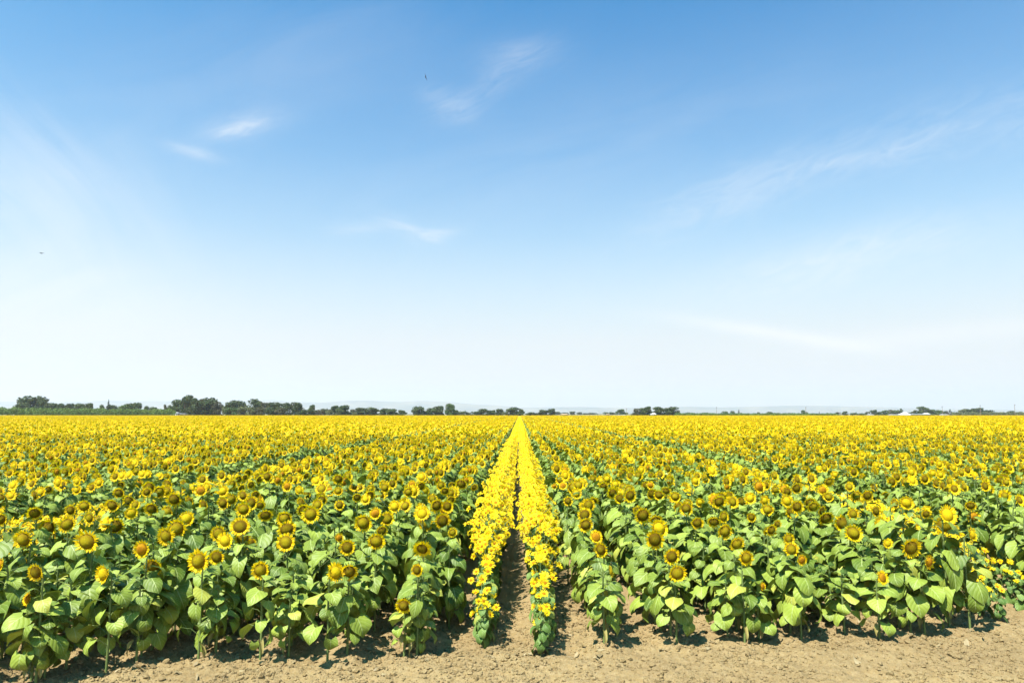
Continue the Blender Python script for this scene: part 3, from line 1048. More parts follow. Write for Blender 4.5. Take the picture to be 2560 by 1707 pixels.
def whole_plant(rng, kind, heads=HEADS_MID):
    mb = MB()
    mb.add_mb(LEAVES[int(rng.integers(0, 12))], rot_z(rng.uniform(0, 6.28)))
    yaw = rng.normal(0.05, 0.3)
    mb.add_mb(stem_mb(sides=5), rot_z(yaw), matmap={0: 1})
    if kind:
        tilt = rng.normal(0.08, 0.2) + (0.3 if kind == 'disc_yellow' else -0.06 if kind == 'disc_dark' else 0.05)
        q, n = face_rot(yaw, tilt)
        pe, di, br = heads[int(rng.integers(0, len(heads)))]
        loc = np.array([math.sin(yaw) * .07, -math.cos(yaw) * .07, NOM_H]) + np.array(n) * 0.036
        mb.add_mb(pe, qmat(q), loc, 1.0, {0: 2})
        mb.add_mb(di, qmat(q), loc, 1.0, {0: DSLOT[kind]})
        mb.add_mb(br, qmat(q), loc, 1.0, {0: 6})
    return mb


def low_head(mb, rng, loc, yaw, tilt, dia, slot, pslot=2, seg=9, core=0.58):
    """simple head for the far field: ragged petal ring round a domed disc"""
    q, n = face_rot(yaw, tilt)
    Rm = qmat(q)
    V, UV = [], []
    r = dia / 2
    for k in range(seg):
        a = 2 * math.pi * k / seg
        V.append((r * core * math.cos(a), r * core * math.sin(a), 0))
        UV.append((0.9, 0))
    for k in range(seg):
        a = 2 * math.pi * (k + 0.5) / seg
        rr_ = r * rng.uniform(0.85, 1.12)
        V.append((rr_ * math.cos(a), rr_ * math.sin(a), rng.uniform(0.0, 0.03)))
        UV.append((1, 0))
    Fc = []
    for k in range(seg):
        Fc.append((k, seg + k, (k + 1) % seg))
        Fc.append((k, seg + (k - 1) % seg, seg + k))
    mb.add(np.array(V) @ Rm.T + loc, Fc, pslot, UV)
    V2 = np.r_[np.array(V[:seg]) + np.array([0, 0, 0.002]), [[0, 0, 0.022]]]
    mb.add(V2 @ Rm.T + loc, [(k, (k + 1) % seg, seg) for k in range(seg)], slot, [(0.85, 0)] * seg + [(0.1, 0)])


def low_leaf(mb, rng, base, az, size, pitch, slot=0):
    Rm = rot_z(az - math.pi / 2) @ rot_x(pitch) @ rot_y(rng.uniform(-0.3, 0.3))
    w = size * 0.45
    V = np.array([(0, 0, 0), (w, size * 0.3, 0.02), (-w, size * 0.3, 0.02), (0.6 * w, size * 0.72, -0.03), (-0.6 * w, size * 0.72, -0.03), (0, size, -0.09)])
    mb.add(V @ Rm.T + base, [(0, 1, 2), (2, 1, 3, 4), (4, 3, 5)], slot, [(0.5, 0), (1, .3), (0, .3), (0.8, .7), (0.2, .7), (0.5, 1)])


def low_plant(mb, rng, x, y, h, head, nleaf=9, dense=1.0, male=False, core=0.55):
    if male:
        for k in range(int(14 * dense)):
            a, rr_ = rng.uniform(0, 6.28), 0.32 * math.sqrt(rng.random())
            low_head(mb, rng, np.array([x + rr_ * math.cos(a), y + rr_ * math.sin(a), h * rng.uniform(0.62, 1.03)]), rng.normal(0, 0.6), rng.uniform(0.2, 1.1), rng.uniform(0.11, 0.15), 9, 8, 8, 0.38)
        for k in range(nleaf):
            a = rng.uniform(0, 6.28)
            low_leaf(mb, rng, np.array([x + .04 * math.cos(a), y + .04 * math.sin(a), h * rng.uniform(0.1, 0.9)]), a, 0.17, R(-30), 7)
        return
    az = rng.uniform(0, 6.28)
    for k in range(nleaf):
        az += 2.4
        t = (k + 0.5) / nleaf
        low_leaf(mb, rng, np.array([x + .05 * math.cos(az), y + .05 * math.sin(az), h * (0.35 + 0.6 * t)]), az, 0.27 * rng.uniform(0.8, 1.1) * (1 - 0.25 * t), R(-50) + R(42) * t)
    if head:
        slot = int(rng.choice([3, 4, 5, 9], p=[0.48, 0.30, 0.15, 0.07]))
        x = x + rng.normal(0, 0.085)
        low_head(mb, rng, np.array([x, y - 0.08, h]), rng.normal(0.05, 0.33), rng.normal(0.08, 0.22), rng.uniform(0.18, 0.245), slot, core=core)


def lib_add(coll, k, mb):
    o = bpy.data.objects.new(f"{'plant' if coll is lib else 'strip_plant'}_{k:02d}", mb.mesh('field_plant', FMATS))
    coll.objects.link(o)


rl = np.random.default_rng(77)
N_HEADED, N_GREEN = 14, 6
kinds = ['disc_dark'] * 7 + ['disc_olive'] * 4 + ['disc_yellow'] * 2 + ['disc_orange']
k = 0
for kd in kinds:
    lib_add(lib, k, whole_plant(rl, kd)); k += 1
for _ in range(N_GREEN):
    lib_add(lib, k, whole_plant(rl, None)); k += 1
SEG_L, SEG_0, N_SEG = 3.0, k, 8
for _ in range(N_SEG):
    mb = MB()
    y = rl.uniform(0, 0.15)
    while y < SEG_L:
        low_plant(mb, rl, rl.normal(0, 0.04), y, 1.36 + rl.normal(0, 0.085), rl.random() < 0.94, 6, core=0.54)
        y += rl.uniform(0.24, 0.36)
    lib_add(lib, k, mb); k += 1
BL_ROWS, BL_L, BLK_0, N_BLK = 4, 8.0, k, 5
for _ in range(N_BLK):
    mb = MB()
    for r_ in range(BL_ROWS):
        y = rl.uniform(0, 0.2)
        while y < BL_L:
            low_plant(mb, rl, r_ * ROW_GAP + rl.normal(0, 0.05), y, 1.36 + rl.normal(0, 0.085), rl.random() < 0.95, 3, core=0.50)
            y += rl.uniform(0.26, 0.38)
    lib_add(lib, k, mb); k += 1

km = 0
for lst in (MALE, YOUNG):
    for (a, b, hds, _, _) in lst:
        mb = MB()
        mb.add_mb(a, matmap={0: 1})
        mb.add_mb(b, matmap={0: 7, 1: 1})
        for (pos, yaw, tilt, s) in hds:
            q, nn = face_rot(yaw, tilt)
            pe, di, br = MH[int(rl.integers(0, 5))]
            loc = np.array(pos) + np.array(nn) * 0.012
            mb.add_mb(pe, qmat(q), loc, s, {0: 8})
            mb.add_mb(di, qmat(q), loc, s, {0: 5 if rl.random() < 0.2 else 9})
        lib_add(lib_m, km, mb); km += 1
MSEG_0 = km
for _ in range(4):
    mb = MB()
    y = 0.1
    while y < SEG_L:
        low_plant(mb, rl, rl.normal(0, 0.03), y, 1.08 + rl.normal(0, 0.05), True, 5, 1.1, male=True)
        y += rl.uniform(0.22, 0.30)
    lib_add(lib_m, km, mb); km += 1
MBLK_0 = km
for _ in range(3):
    mb = MB()
    y = 0.1
    while y < BL_L:
        low_plant(mb, rl, rl.normal(0, 0.03), y, 1.08 + rl.normal(0, 0.05), True, 2, 0.8, male=True)
        y += rl.uniform(0.26, 0.34)
    lib_add(lib_m, km, mb); km += 1

pts, ptm = [], []        # x, y, z, index, rz, scale, zscale


def gz_at(x, y):
    return float(ground_z(np.array([x]), np.array([y]))[0])


for p in mid_plants:
    z = gz_at(p['x'], p['y'])
    if p['kind']:
        idx = {'disc_dark': rl.integers(0, 7), 'disc_olive': rl.integers(7, 11), 'disc_yellow': rl.integers(11, 13), 'disc_orange': 13}[p['kind']]
    else:
        idx = N_HEADED + rl.integers(0, N_GREEN)
    pts.append((p['x'], p['y'], z, int(idx), rl.normal(0, 0.2), rl.uniform(0.92, 1.08), (p['z'] - z) / NOM_H))
for p in mid_male:
    z = gz_at(p['x'], p['y'])
    idx = 5 + p['v'] % 5 if p['young'] else p['v']
    ptm.append((p['x'], p['y'], z, int(idx), p['rz'], p['s'], p['s']))
BLK_Y = 150.0
i_max = int((0.79 * FIELD_END + 6) / ROW_GAP) + 2
for i in range(-i_max, i_max + 1):
    X = row_x(i)
    y = max(MID_END, (abs(X) - 4) / 0.79)
    off = rl.uniform(0, 1)
    y = MID_END + math.floor((y - MID_END) / SEG_L) * SEG_L
    while y < BLK_Y:
        if is_male(i):
            ptm.append((X, y, 0, int(MSEG_0 + rl.integers(0, 4)), 0, 1, rl.uniform(0.96, 1.04) * (1 if i in (0, 1) else 0.92)))
        else:
            pts.append((X, y, 0, int(SEG_0 + rl.integers(0, N_SEG)), 0, 1, rl.uniform(0.96, 1.04)))
        y += SEG_L
nb_y = int((FIELD_END - BLK_Y) / BL_L)
for j in range(nb_y):
    y = BLK_Y + 0.6 + j * BL_L
    xm = 0.79 * (y + BL_L) + 6
    for r0 in range(-i_max - i_max % 10 - 10, i_max + 10, 10):
        # ten-row beds: rows r0+2 .. r0+8 between strips, or one more on the left side
        rows_ = [i for i in range(r0, r0 + 10) if not is_male(i)]
        males = [i for i in range(r0, r0 + 10) if is_male(i)]
        if abs(row_x(r0 + 5)) > xm + 5:
            continue
        for i in males:
            ptm.append((row_x(i), y, 0, int(MBLK_0 + rl.integers(0, 3)), 0, 1, rl.uniform(0.97, 1.03) * (1 if i in (0, 1) else 0.92)))
        run = []
        for i in range(r0, r0 + 11):
            if i in rows_:
                run.append(i)
            else:
                while run:
                    if len(run) >= 4:
                        pts.append((row_x(run[0]), y, 0, int(BLK_0 + rl.integers(0, N_BLK)), 0, 1, rl.uniform(0.97, 1.03)))
                        run = run[4:]
                    else:
                        for i2 in run:
                            for q_ in range(3):
                                pts.append((row_x(i2), y + q_ * BL_L / 3, 0, int(SEG_0 + rl.integers(0, N_SEG)), 0, 1, rl.uniform(0.97, 1.03)))
                        run = []


def scatter(name, points, coll, label):
    a = np.array(points)
    me = bpy.data.meshes.new(name)
    me.vertices.add(len(a))
    me.vertices.foreach_set('co', a[:, :3].ravel())
    for nm, dt, arr in (('pick', 'INT', a[:, 3].astype(np.int32)), ('turn', 'FLOAT_VECTOR', np.c_[np.zeros(len(a)), np.zeros(len(a)), a[:, 4]]), ('size', 'FLOAT_VECTOR', np.c_[a[:, 5], a[:, 5], a[:, 6]])):
        at = me.attributes.new(nm, dt, 'POINT')
        at.data.foreach_set('value' if dt == 'INT' else 'vector', arr.ravel())
    me.update()
    o = link(name, me, kind='stuff', label=label)
    ng = bpy.data.node_groups.new(name, 'GeometryNodeTree')
    ng.interface.new_socket('Geometry', in_out='INPUT', socket_type='NodeSocketGeometry')
    ng.interface.new_socket('Geometry', in_out='OUTPUT', socket_type='NodeSocketGeometry')
    N, L = ng.nodes, ng.links
    gi, go = N.new('NodeGroupInput'), N.new('NodeGroupOutput')
    ci = N.new('GeometryNodeCollectionInfo')
    ci.inputs['Collection'].default_value = coll
    ci.inputs['Separate Children'].default_value = True
    ci.inputs['Reset Children'].default_value = True
    ip = N.new('GeometryNodeInstanceOnPoints')
    ip.inputs['Pick Instance'].default_value = True

    def attr(nm, dt):
        nd = N.new('GeometryNodeInputNamedAttribute')
        nd.data_type = dt
        nd.inputs[0].default_value = nm
        return nd.outputs[0]
    L.new(gi.outputs[0], ip.inputs['Points'])
    L.new(ci.outputs[0], ip.inputs['Instance'])
    L.new(attr('pick', 'INT'), ip.inputs['Instance Index'])
    er = N.new('FunctionNodeEulerToRotation')
    L.new(attr('turn', 'FLOAT_VECTOR'), er.inputs[0])
    L.new(er.outputs[0], ip.inputs['Rotation'])
    L.new(attr('size', 'FLOAT_VECTOR'), ip.inputs['Scale'])
    L.new(ip.outputs[0], go.inputs[0])
    md = o.modifiers.new('plants', 'NODES')
    md.node_group = ng
    return o


scatter('sunflower_field', pts, lib, 'dense mass of single-headed sunflowers in rows reaching the far tree line')
scatter('branching_sunflower_rows', ptm, lib_m, 'far part of the bright yellow strips of small-flowered branching sunflowers')

# ------------------------------------------------------------------ far trees
def tree_mat(name, a, b):
    return leaf_mat(name, a, b, (0.2, 0.2, 0.1), trans=0.15, veins=False, rough=0.7)


TREE_MATS = {
    'dark': tree_mat('dark_foliage', (0.028, 0.048, 0.015), (0.078, 0.108, 0.034)),
    'green': tree_mat('green_foliage', (0.040, 0.078, 0.018), (0.085, 0.130, 0.034)),
    'pale': tree_mat('pale_foliage', (0.080, 0.100, 0.040), (0.150, 0.160, 0.072)),
    'brown': tree_mat('brownish_foliage', (0.046, 0.048, 0.022), (0.092, 0.088, 0.042)),
    'conifer': tree_mat('conifer_foliage', (0.016, 0.030, 0.015), (0.034, 0.054, 0.027)),
    'orchard': tree_mat('orchard_foliage', (0.070, 0.125, 0.022), (0.150, 0.215, 0.048)),
}
M['bark'] = plain('bark', (0.12, 0.09, 0.065), 0.9, 0.3, 2)


def quad_cloud(mb, rng, centre, radii, n, size, shell=0.55):
    d = rng.normal(size=(n, 3))
    d /= np.linalg.norm(d, axis=1)[:, None]
    rad = (shell + (1 - shell) * rng.random(n) ** 0.5)[:, None]
    pos = np.array(centre) + d * rad * np.array(radii)
    for k in range(n):
        nrm = d[k] + rng.normal(size=3) * 0.6
        nrm /= np.linalg.norm(nrm)
        t = np.cross(nrm, rng.normal(size=3))
        t /= np.linalg.norm(t)
        b = np.cross(nrm, t)
        s = size * rng.uniform(0.6, 1.3)
        mb.add([pos[k] - t * s - b * s * 0.5, pos[k] + t * s * 0.7 - b * s * 0.6, pos[k] + t * s + b * s * 0.5, pos[k] - t * s * 0.6 + b * s * 0.7], [(0, 1, 2, 3)])


def broad_tree(rng, kind):
    """unit tree: height 1, crown about 1 wide"""
    tr, cr = MB(), MB()
    lo = {'round': 0.02, 'tall': 0.04, 'open': 0.10, 'bush': 0.0}[kind]
    tr.tube([(0, 0, -0.02), (0.01, 0, lo + 0.1), (0.0, 0.01, 0.55)], [0.035, 0.026, 0.012], 6)
    nl = {'round': 17, 'tall': 17, 'open': 15, 'bush': 12}[kind]
    for k in range(nl):
        a = rng.uniform(0, 6.28)
        zz = lo + (1 - lo) * (0.08 + 0.82 * (k + rng.random()) / nl if kind != 'bush' else 0.2 + 0.55 * rng.random())
        env = math.sin(math.pi * min(1, max(0.08, (zz - lo) / (1 - lo) * 0.80 + 0.18))) ** 0.7
        if kind == 'tall':
            env *= 0.75
        rr_ = env * 0.40 * math.sqrt(rng.random())
        c = np.array([rr_ * math.cos(a), rr_ * math.sin(a), zz])
        s = rng.uniform(0.15, 0.23) * (0.72 if kind == 'open' else 1.0)
        c[2] = min(c[2], 1 - s * 0.8)
        quad_cloud(cr, rng, c, (s * 1.15, s * 1.15, s * 0.85), 110, 0.042 if kind != 'open' else 0.034)
        tr.tube([(0, 0, lo + 0.08 + 0.25 * zz), tuple(c * np.array([0.6, 0.6, 1]) * np.array([1, 1, 0.92])), tuple(c)], [0.012, 0.008, 0.004], 4, cap=False)
    # a few outlying sprigs break the outline
    for k in range(7):
        a, zz = rng.uniform(0, 6.28), lo + (1 - lo) * rng.uniform(0.3, 1.0)
        rr_ = 0.47 * math.sin(math.pi * min(0.95, max(0.2, (zz - lo) / (1 - lo) * 0.75 + 0.2)))
        quad_cloud(cr, rng, (rr_ * math.cos(a), rr_ * math.sin(a), min(zz, 0.95)), (0.06, 0.06, 0.05), 22, 0.024)
    return tr, cr


def conifer_tree(rng):
    tr, cr = MB(), MB()
    tr.tube([(0, 0, -0.02), (0, 0, 0.98)], [0.03, 0.004], 6)
    for k in range(13):
        t = k / 12
        z = 0.10 + 0.86 * t
        w = 0.48 * (1 - t) ** 0.85 + 0.03
        for q in range(max(4, int(11 * (1 - t)))):
            a = rng.uniform(0, 6.28)
            quad_cloud(cr, rng, (w * 0.6 * math.cos(a), w * 0.6 * math.sin(a), z - 0.03 * w), (w * 0.42, w * 0.42, 0.035), 12, 0.030)
    return tr, cr


rt = np.random.default_rng(99)
TREE_LIB = {k: [] for k in ('round', 'tall', 'open', 'bush')}
for k in TREE_LIB:
    for _ in range(4):
        t_, c_ = broad_tree(rt, k)
        TREE_LIB[k].append((t_.mesh('trunk', [M['bark']]), c_))
TREE_LIB['conifer'] = []
for _ in range(2):
    t_, c_ = conifer_tree(rt)
    TREE_LIB['conifer'].append((t_.mesh('trunk', [M['bark']]), c_))
CROWN_CACHE = {}


def crown_mesh(kind, v, col):
    key = (kind, v, col)
    if key not in CROWN_CACHE:
        CROWN_CACHE[key] = TREE_LIB[kind][v][1].mesh('crown', [TREE_MATS[col]], smooth=False)
    return CROWN_CACHE[key]


LOOK = {'round': 'rounded', 'tall': 'tall', 'open': 'loose-crowned', 'bush': 'low bushy', 'conifer': 'pointed conifer'}
COLW = {'dark': 'dark green', 'green': 'mid green', 'pale': 'pale olive', 'brown': 'brownish green', 'conifer': 'dark'}


def tree_group(place, group, dist, items):
    """items: centre px, width px, top px, shape, colour, (distance)"""
    items = sorted(items, key=lambda t: t[0])
    n_all = len(items)
    for n, it in enumerate(items):
        px, w, top, kind, col = it[:5]
        d = it[5] if len(it) > 5 else dist + float(rt.uniform(0, 30))
        x, z = far_xz(px, top, d)
        z *= 1.02
        wid = w / F_PX * d * 1.30
        v = int(rt.integers(0, len(TREE_LIB[kind])))
        what = LOOK[kind] if kind == 'conifer' else f"{LOOK[kind]} {COLW[col]} tree"
        if n == 0:
            pos = 'leftmost'
        elif n == n_all - 1:
            pos = 'rightmost'
        else:
            pos = f"{ordinal(n + 1)} from left"
        root = thing('conifer_tree' if kind == 'conifer' else 'shrub' if kind == 'bush' else 'tree', f"{what if kind != 'bush' else COLW[col] + ' bushy shrub'}, {pos} of {place}", 'shrub' if kind == 'bush' else 'tree', (x, d, 0), float(rt.uniform(0, 6.28)), group)
        root.scale = (wid, wid, z)
        link('trunk', TREE_LIB[kind][v][0], root)
        link('crown', crown_mesh(kind, v, col), root)


tree_group('the trees behind the left orchard', 'trees behind the left orchard', 610, [
    (83, 62, 991, 'round', 'dark'), (60, 30, 1006, 'round', 'dark'), (108, 26, 996, 'open', 'dark'), (136, 26, 1007, 'round', 'dark'), (154, 26, 1009, 'round', 'dark'), (177, 22, 1008, 'round', 'dark'), (202, 26, 1008, 'round', 'dark'),
    (222, 26, 1008, 'round', 'dark'), (256, 12, 1011, 'round', 'dark'), (272, 12, 999, 'conifer', 'conifer'), (279, 24, 1012, 'round', 'dark'), (318, 30, 1010, 'round', 'green'),
    (338, 40, 1007, 'round', 'dark'), (366, 14, 1015, 'round', 'dark'), (386, 24, 1017, 'round', 'dark'), (413, 8, 1011, 'tall', 'brown'), (422, 26, 1019, 'round', 'dark')])
tree_group('the tall grove left of strip', 'tall grove left of the yellow strip', 560, [
    (447, 36, 999, 'round', 'dark'), (463, 20, 991, 'open', 'dark'), (477, 32, 988, 'tall', 'dark'), (488, 26, 996, 'round', 'dark'), (500, 28, 997, 'open', 'brown'), (524, 38, 995, 'round', 'dark'), (512, 32, 1010, 'bush', 'brown'),
    (545, 22, 1004, 'open', 'brown'), (537, 34, 1012, 'round', 'dark'), (567, 22, 1013, 'bush', 'pale'), (592, 40, 1001, 'round', 'dark'), (571, 22, 1006, 'open', 'dark'), (582, 30, 1017, 'bush', 'green', 548), (612, 24, 1014, 'bush', 'pale', 548),
    (630, 20, 1015, 'bush', 'pale', 548), (638, 34, 998, 'round', 'dark'), (661, 24, 1006, 'open', 'brown'), (650, 24, 1016, 'bush', 'brown', 548), (687, 36, 1005, 'round', 'dark'), (676, 20, 1014, 'bush', 'dark'), (715, 26, 1007, 'round', 'dark'),
    (703, 22, 1016, 'bush', 'brown', 548), (735, 20, 1005, 'open', 'dark'), (747, 24, 1007, 'round', 'dark'), (761, 14, 1020, 'bush', 'dark'), (781, 17, 1012, 'round', 'dark')])
tree_group('the low tree line left of strip', 'low line of trees left of the yellow strip', 600, [
    (774, 26, 1023, 'bush', 'pale'), (795, 26, 1022, 'bush', 'brown'), (815, 24, 1019, 'bush', 'dark'), (825, 16, 1023, 'bush', 'pale', 580), (840, 26, 1014, 'round', 'dark'), (861, 34, 1013, 'round', 'dark'), (846, 14, 1029, 'bush', 'pale', 570),
    (882, 16, 1021, 'bush', 'brown'), (885, 14, 1029, 'bush', 'pale', 570), (902, 30, 1019, 'round', 'dark'), (932, 30, 1018, 'round', 'dark'), (962, 24, 1021, 'round', 'dark'), (980, 24, 1022, 'round', 'dark'), (1003, 24, 1025, 'round', 'dark')])
tree_group('the trees ending at the yellow strip', 'trees at the far end of the yellow strip', 640, [
    (1046, 28, 1016, 'round', 'dark'), (1061, 12, 1025, 'bush', 'brown'), (1075, 26, 1020, 'round', 'dark'), (1097, 32, 1015, 'round', 'dark'), (1124, 24, 1009, 'tall', 'green'), (1139, 18, 1025, 'round', 'dark'), (1158, 28, 1026, 'bush', 'dark'),
    (1186, 20, 1027, 'bush', 'dark'), (1205, 30, 1022, 'round', 'dark'), (1222, 20, 1025, 'round', 'dark'), (1234, 12, 1025, 'round', 'dark'), (1249, 18, 1022, 'round', 'dark'), (1263, 12, 1027, 'bush', 'pale'),
    (1284, 28, 1018, 'round', 'dark'), (1302, 16, 1022, 'round', 'dark')])
tree_group('the small trees just right of the strip', 'small trees just right of the yellow strip', 700, [
    (1321, 14, 1031, 'bush', 'dark'), (1329, 16, 1029, 'bush', 'dark'), (1343, 16, 1031, 'bush', 'dark'), (1359, 22, 1024, 'round', 'dark'), (1379, 18, 1021, 'round', 'dark')])
tree_group('the faint trees right of the strip', 'faint far trees right of the yellow strip', 1500, [
    (1396, 14, 1029, 'round', 'dark'), (1412, 16, 1031, 'round', 'dark'), (1432, 16, 1028, 'round', 'dark'), (1450, 12, 1030, 'round', 'dark'), (1463, 16, 1032, 'bush', 'dark'), (1484, 20, 1031, 'bush', 'green'),
    (1516, 14, 1030, 'round', 'green'), (1528, 12, 1030, 'round', 'green'), (1554, 24, 1023, 'round', 'green', 1100), (1538, 18, 1031, 'bush', 'green')])
tree_group('the compact clump right of the strip', 'compact tree clump right of the yellow strip', 640, [
    (1592, 20, 1021, 'open', 'brown'), (1588, 18, 1029, 'bush', 'brown'), (1607, 22, 1020, 'round', 'dark'), (1621, 22, 1016, 'round', 'dark'), (1645, 28, 1017, 'round', 'dark'), (1668, 20, 1020, 'round', 'dark'), (1682, 28, 1017, 'round', 'dark'), (1693, 12, 1026, 'bush', 'dark')])
tree_group('the small trees beyond the right orchard', 'small trees beyond the right orchard', 1300, [
    (1722, 22, 1030, 'bush', 'green', 900), (1764, 18, 1030, 'bush', 'green'), (1812, 14, 1028, 'round', 'green'), (1831, 10, 1027, 'round', 'dark'), (1847, 7, 1023, 'conifer', 'conifer'), (1896, 8, 1030, 'round', 'dark'), (1924, 13, 1029, 'round', 'dark'),
    (1946, 12, 1031, 'bush', 'green'), (2009, 12, 1025, 'round', 'green'), (2017, 7, 1029, 'bush', 'dark'), (2048, 4, 1028, 'conifer', 'conifer'), (2068, 10, 1031, 'bush', 'dark')])
tree_group('the trees round the right-hand farm', 'trees round the farm at right', 950, [
    (2094, 14, 1030, 'open', 'brown'), (2113, 13, 1028, 'round', 'dark'), (2131, 14, 1032, 'bush', 'green'), (2146, 24, 1030, 'bush', 'green'), (2168, 10, 1029, 'open', 'dark'), (2178, 10, 1025, 'open', 'dark'), (2188, 13, 1024, 'round', 'dark'), (2199, 13, 1029, 'round', 'green'),
    (2212, 16, 1025, 'round', 'green'), (2228, 15, 1024, 'open', 'brown'), (2242, 20, 1025, 'round', 'dark'), (2252, 9, 1021, 'open', 'dark'), (2274, 14, 1030, 'bush', 'dark'), (2289, 18, 1025, 'open', 'dark'), (2304, 24, 1016, 'open', 'green'), (2314, 20, 1018, 'open', 'dark'),
    (2331, 24, 1024, 'round', 'green'), (2346, 22, 1025, 'round', 'green'), (2364, 14, 1027, 'open', 'brown'), (2375, 12, 1022, 'conifer', 'conifer'), (2390, 16, 1028, 'bush', 'green'), (2413, 22, 1022, 'round', 'pale'), (2432, 22, 1021, 'round', 'dark'), (2445, 22, 1019, 'round', 'dark'),
    (2470, 24, 1025, 'round', 'dark'), (2497, 20, 1029, 'bush', 'green'), (2528, 18, 1027, 'round', 'dark'), (2550, 14, 1028, 'bush', 'dark')])


def orchard(name, x0, x1, d0, rows, gap, tops, col, label, width):
    """close-planted orchard that reads as one mass"""
    mb = MB()
    r = np.random.default_rng(abs(int(x0)) + 5)
    for j in range(rows):
        d = d0 + j * gap
        xa, xb = far_xz(x0, HORIZON_Y, d)[0], far_xz(x1, HORIZON_Y, d)[0]
        n = int((xb - xa) / (width * 0.75))
        for k in range(n + 1):
            x = xa + (xb - xa) * k / n + r.uniform(-0.4, 0.4)
            top = np.interp(x / d * F_PX + VANISH_X, [x0, x1], tops)
            h = far_xz(x0, top, d0)[1] * r.uniform(0.88, 1.04)
            for q in range(6):
                a = r.uniform(0, 6.28)
                c = (x + width * 0.3 * math.cos(a), d + width * 0.3 * math.sin(a), h * r.uniform(0.30, 0.82))
                quad_cloud(mb, r, c, (width * 0.32, width * 0.32, h * 0.18), 34, 0.36)
    return link(name, mb.mesh(name, [col], smooth=False), kind='stuff', label=label)


orchard('orchard', -60, 428, 515, 6, 7.0, [1015.5, 1021], TREE_MATS['orchard'], 'even green orchard forming a long hedge-like band at left behind the field', 6.0)
orchard('orchard', 1694, 2092, 620, 4, 6.0, [1031.5, 1032.5], TREE_MATS['orchard'], 'low bright green orchard band at right behind the field', 4.5)
orchard('orchard', 2386, 2600, 820, 4, 8.0, [1029, 1029], TREE_MATS['pale'], 'pale grey-green orchard rows at far right behind the field', 5.0)

# ------------------------------------------------------------------ far buildings and poles
M['white'] = plain('white_paint', (0.62, 0.61, 0.59), 0.6, 0.06, 0.6)
M['metal'] = plain('pale_roof', (0.17, 0.175, 0.17), 0.5, 0.08, 0.5)
M['tan'] = plain('tan_wall', (0.42, 0.30, 0.19), 0.8, 0.08, 0.5)
M['redwood'] = plain('brown_wall', (0.24, 0.13, 0.09), 0.8, 0.15, 0.5)
M['dark'] = plain('dark_opening', (0.04, 0.045, 0.05), 0.3, 0.1, 1)
M['blue'] = plain('blue_stripe', (0.10, 0.28, 0.52), 0.5, 0.1, 1)
M['wood'] = plain('pole_wood', (0.16, 0.12, 0.09), 0.9, 0.2, 2)


def building(name, label, x0, x1, eave, top, dist, wall, roof, depth=9.0, hip=0.0, group=None, cat='building', shift=0.0, windows=2):
    """gabled building; px span, eave and ridge pixel rows"""
    xa, xb = far_xz(x0, HORIZON_Y, dist)[0], far_xz(x1, HORIZON_Y, dist)[0]
    he, ht = far_xz(x0, eave, dist)[1], far_xz(x0, top, dist)[1]
    he = max(he, 0.7)
    w, cx = xb - xa, (xa + xb) / 2
    root = thing(name, label, cat, (cx, dist, 0), 0, group)
    b = MB()
    b.box((0, 0, he / 2), (w, depth, he))
    link('wall', b.mesh('wall', [wall], False), root)
    r = MB()
    o, hw = 0.35, w / 2
    y = depth / 2 + o
    rx = hw * (1 - hip)
    sx = shift * hw
    V = [(-hw - o, -y, he + 0.003), (hw + o, -y, he + 0.003), (hw + o, y, he + 0.003), (-hw - o, y, he + 0.003), (-rx + sx, 0, ht), (rx + sx, 0, ht)]
    r.add(V, [(0, 1, 5, 4), (2, 3, 4, 5), (1, 2, 5), (3, 0, 4), (3, 2, 1, 0)])
    link('roof', r.mesh('roof', [roof], False), root)
    d = MB()
    d.box((w * 0.1, -depth / 2 - 0.03, min(he * 0.45, 1.1)), (1.1, 0.06, min(he * 0.9, 2.1)))
    link('door', d.mesh('door', [M['dark']], False), root)
    for k in range(windows):
        wn = MB()
        wn.box((-w * 0.34 + k * w * 0.66 / max(1, windows - 1), -depth / 2 - 0.03, he * 0.58), (min(1.3, w * 0.12), 0.06, min(1.1, he * 0.4)))
        link('window', wn.mesh('window', [M['dark']], False), root)
    return root


building('farm_shed', 'low white shed in front of the tall dark grove at left', 423, 446, 1032.5, 1030.5, 545, M['white'], M['white'], 8)
building('farm_shed', 'long low grey shed roof beside the white shed at left', 447, 465, 1034.5, 1032.8, 548, M['tan'], M['metal'], 6)
building('house', 'tan house just right of the yellow strip among faint trees', 1401, 1420, 1036, 1034.2, 690, M['tan'], M['tan'], 9, hip=0.35)
building('house', 'tiny orange-walled house in the hazy gap right of the strip', 1516, 1523, 1036, 1034.8, 690, M['tan'], M['tan'], 6)
building('trailer', 'long low white trailer left of the compact tree clump', 1545, 1562, 1037.0, 1036.6, 600, M['white'], M['white'], 4, cat='trailer')
building('house', 'white gabled house tucked against the compact tree clump', 1627, 1638, 1035, 1031.5, 600, M['white'], M['white'], 8, hip=0.95, shift=0.5)
building('house', 'tiny white house at the right end of the green orchard band', 2088, 2095, 1036, 1034.8, 800, M['white'], M['white'], 7)
building('farm_shed', 'narrow white shed below the left trees of the right-hand farm', 2170, 2181, 1036.4, 1035.6, 800, M['white'], M['white'], 6)
tr_ = building('trailer', 'white and blue trailer left of the big white barn roof', 2222, 2248, 1036.2, 1035.6, 640, M['white'], M['white'], 3.2, cat='trailer')
bm_ = MB()
bm_.box((1.0, -1.65, 1.35), (5.5, 0.06, 0.7))
link('stripe', bm_.mesh('stripe', [M['blue']], False), tr_)
building('barn', 'barn with tall white pitched roof in the right-hand farm', 2252, 2267, 1036.6, 1030, 700, M['redwood'], M['white'], 14, hip=0.75, shift=0.45)
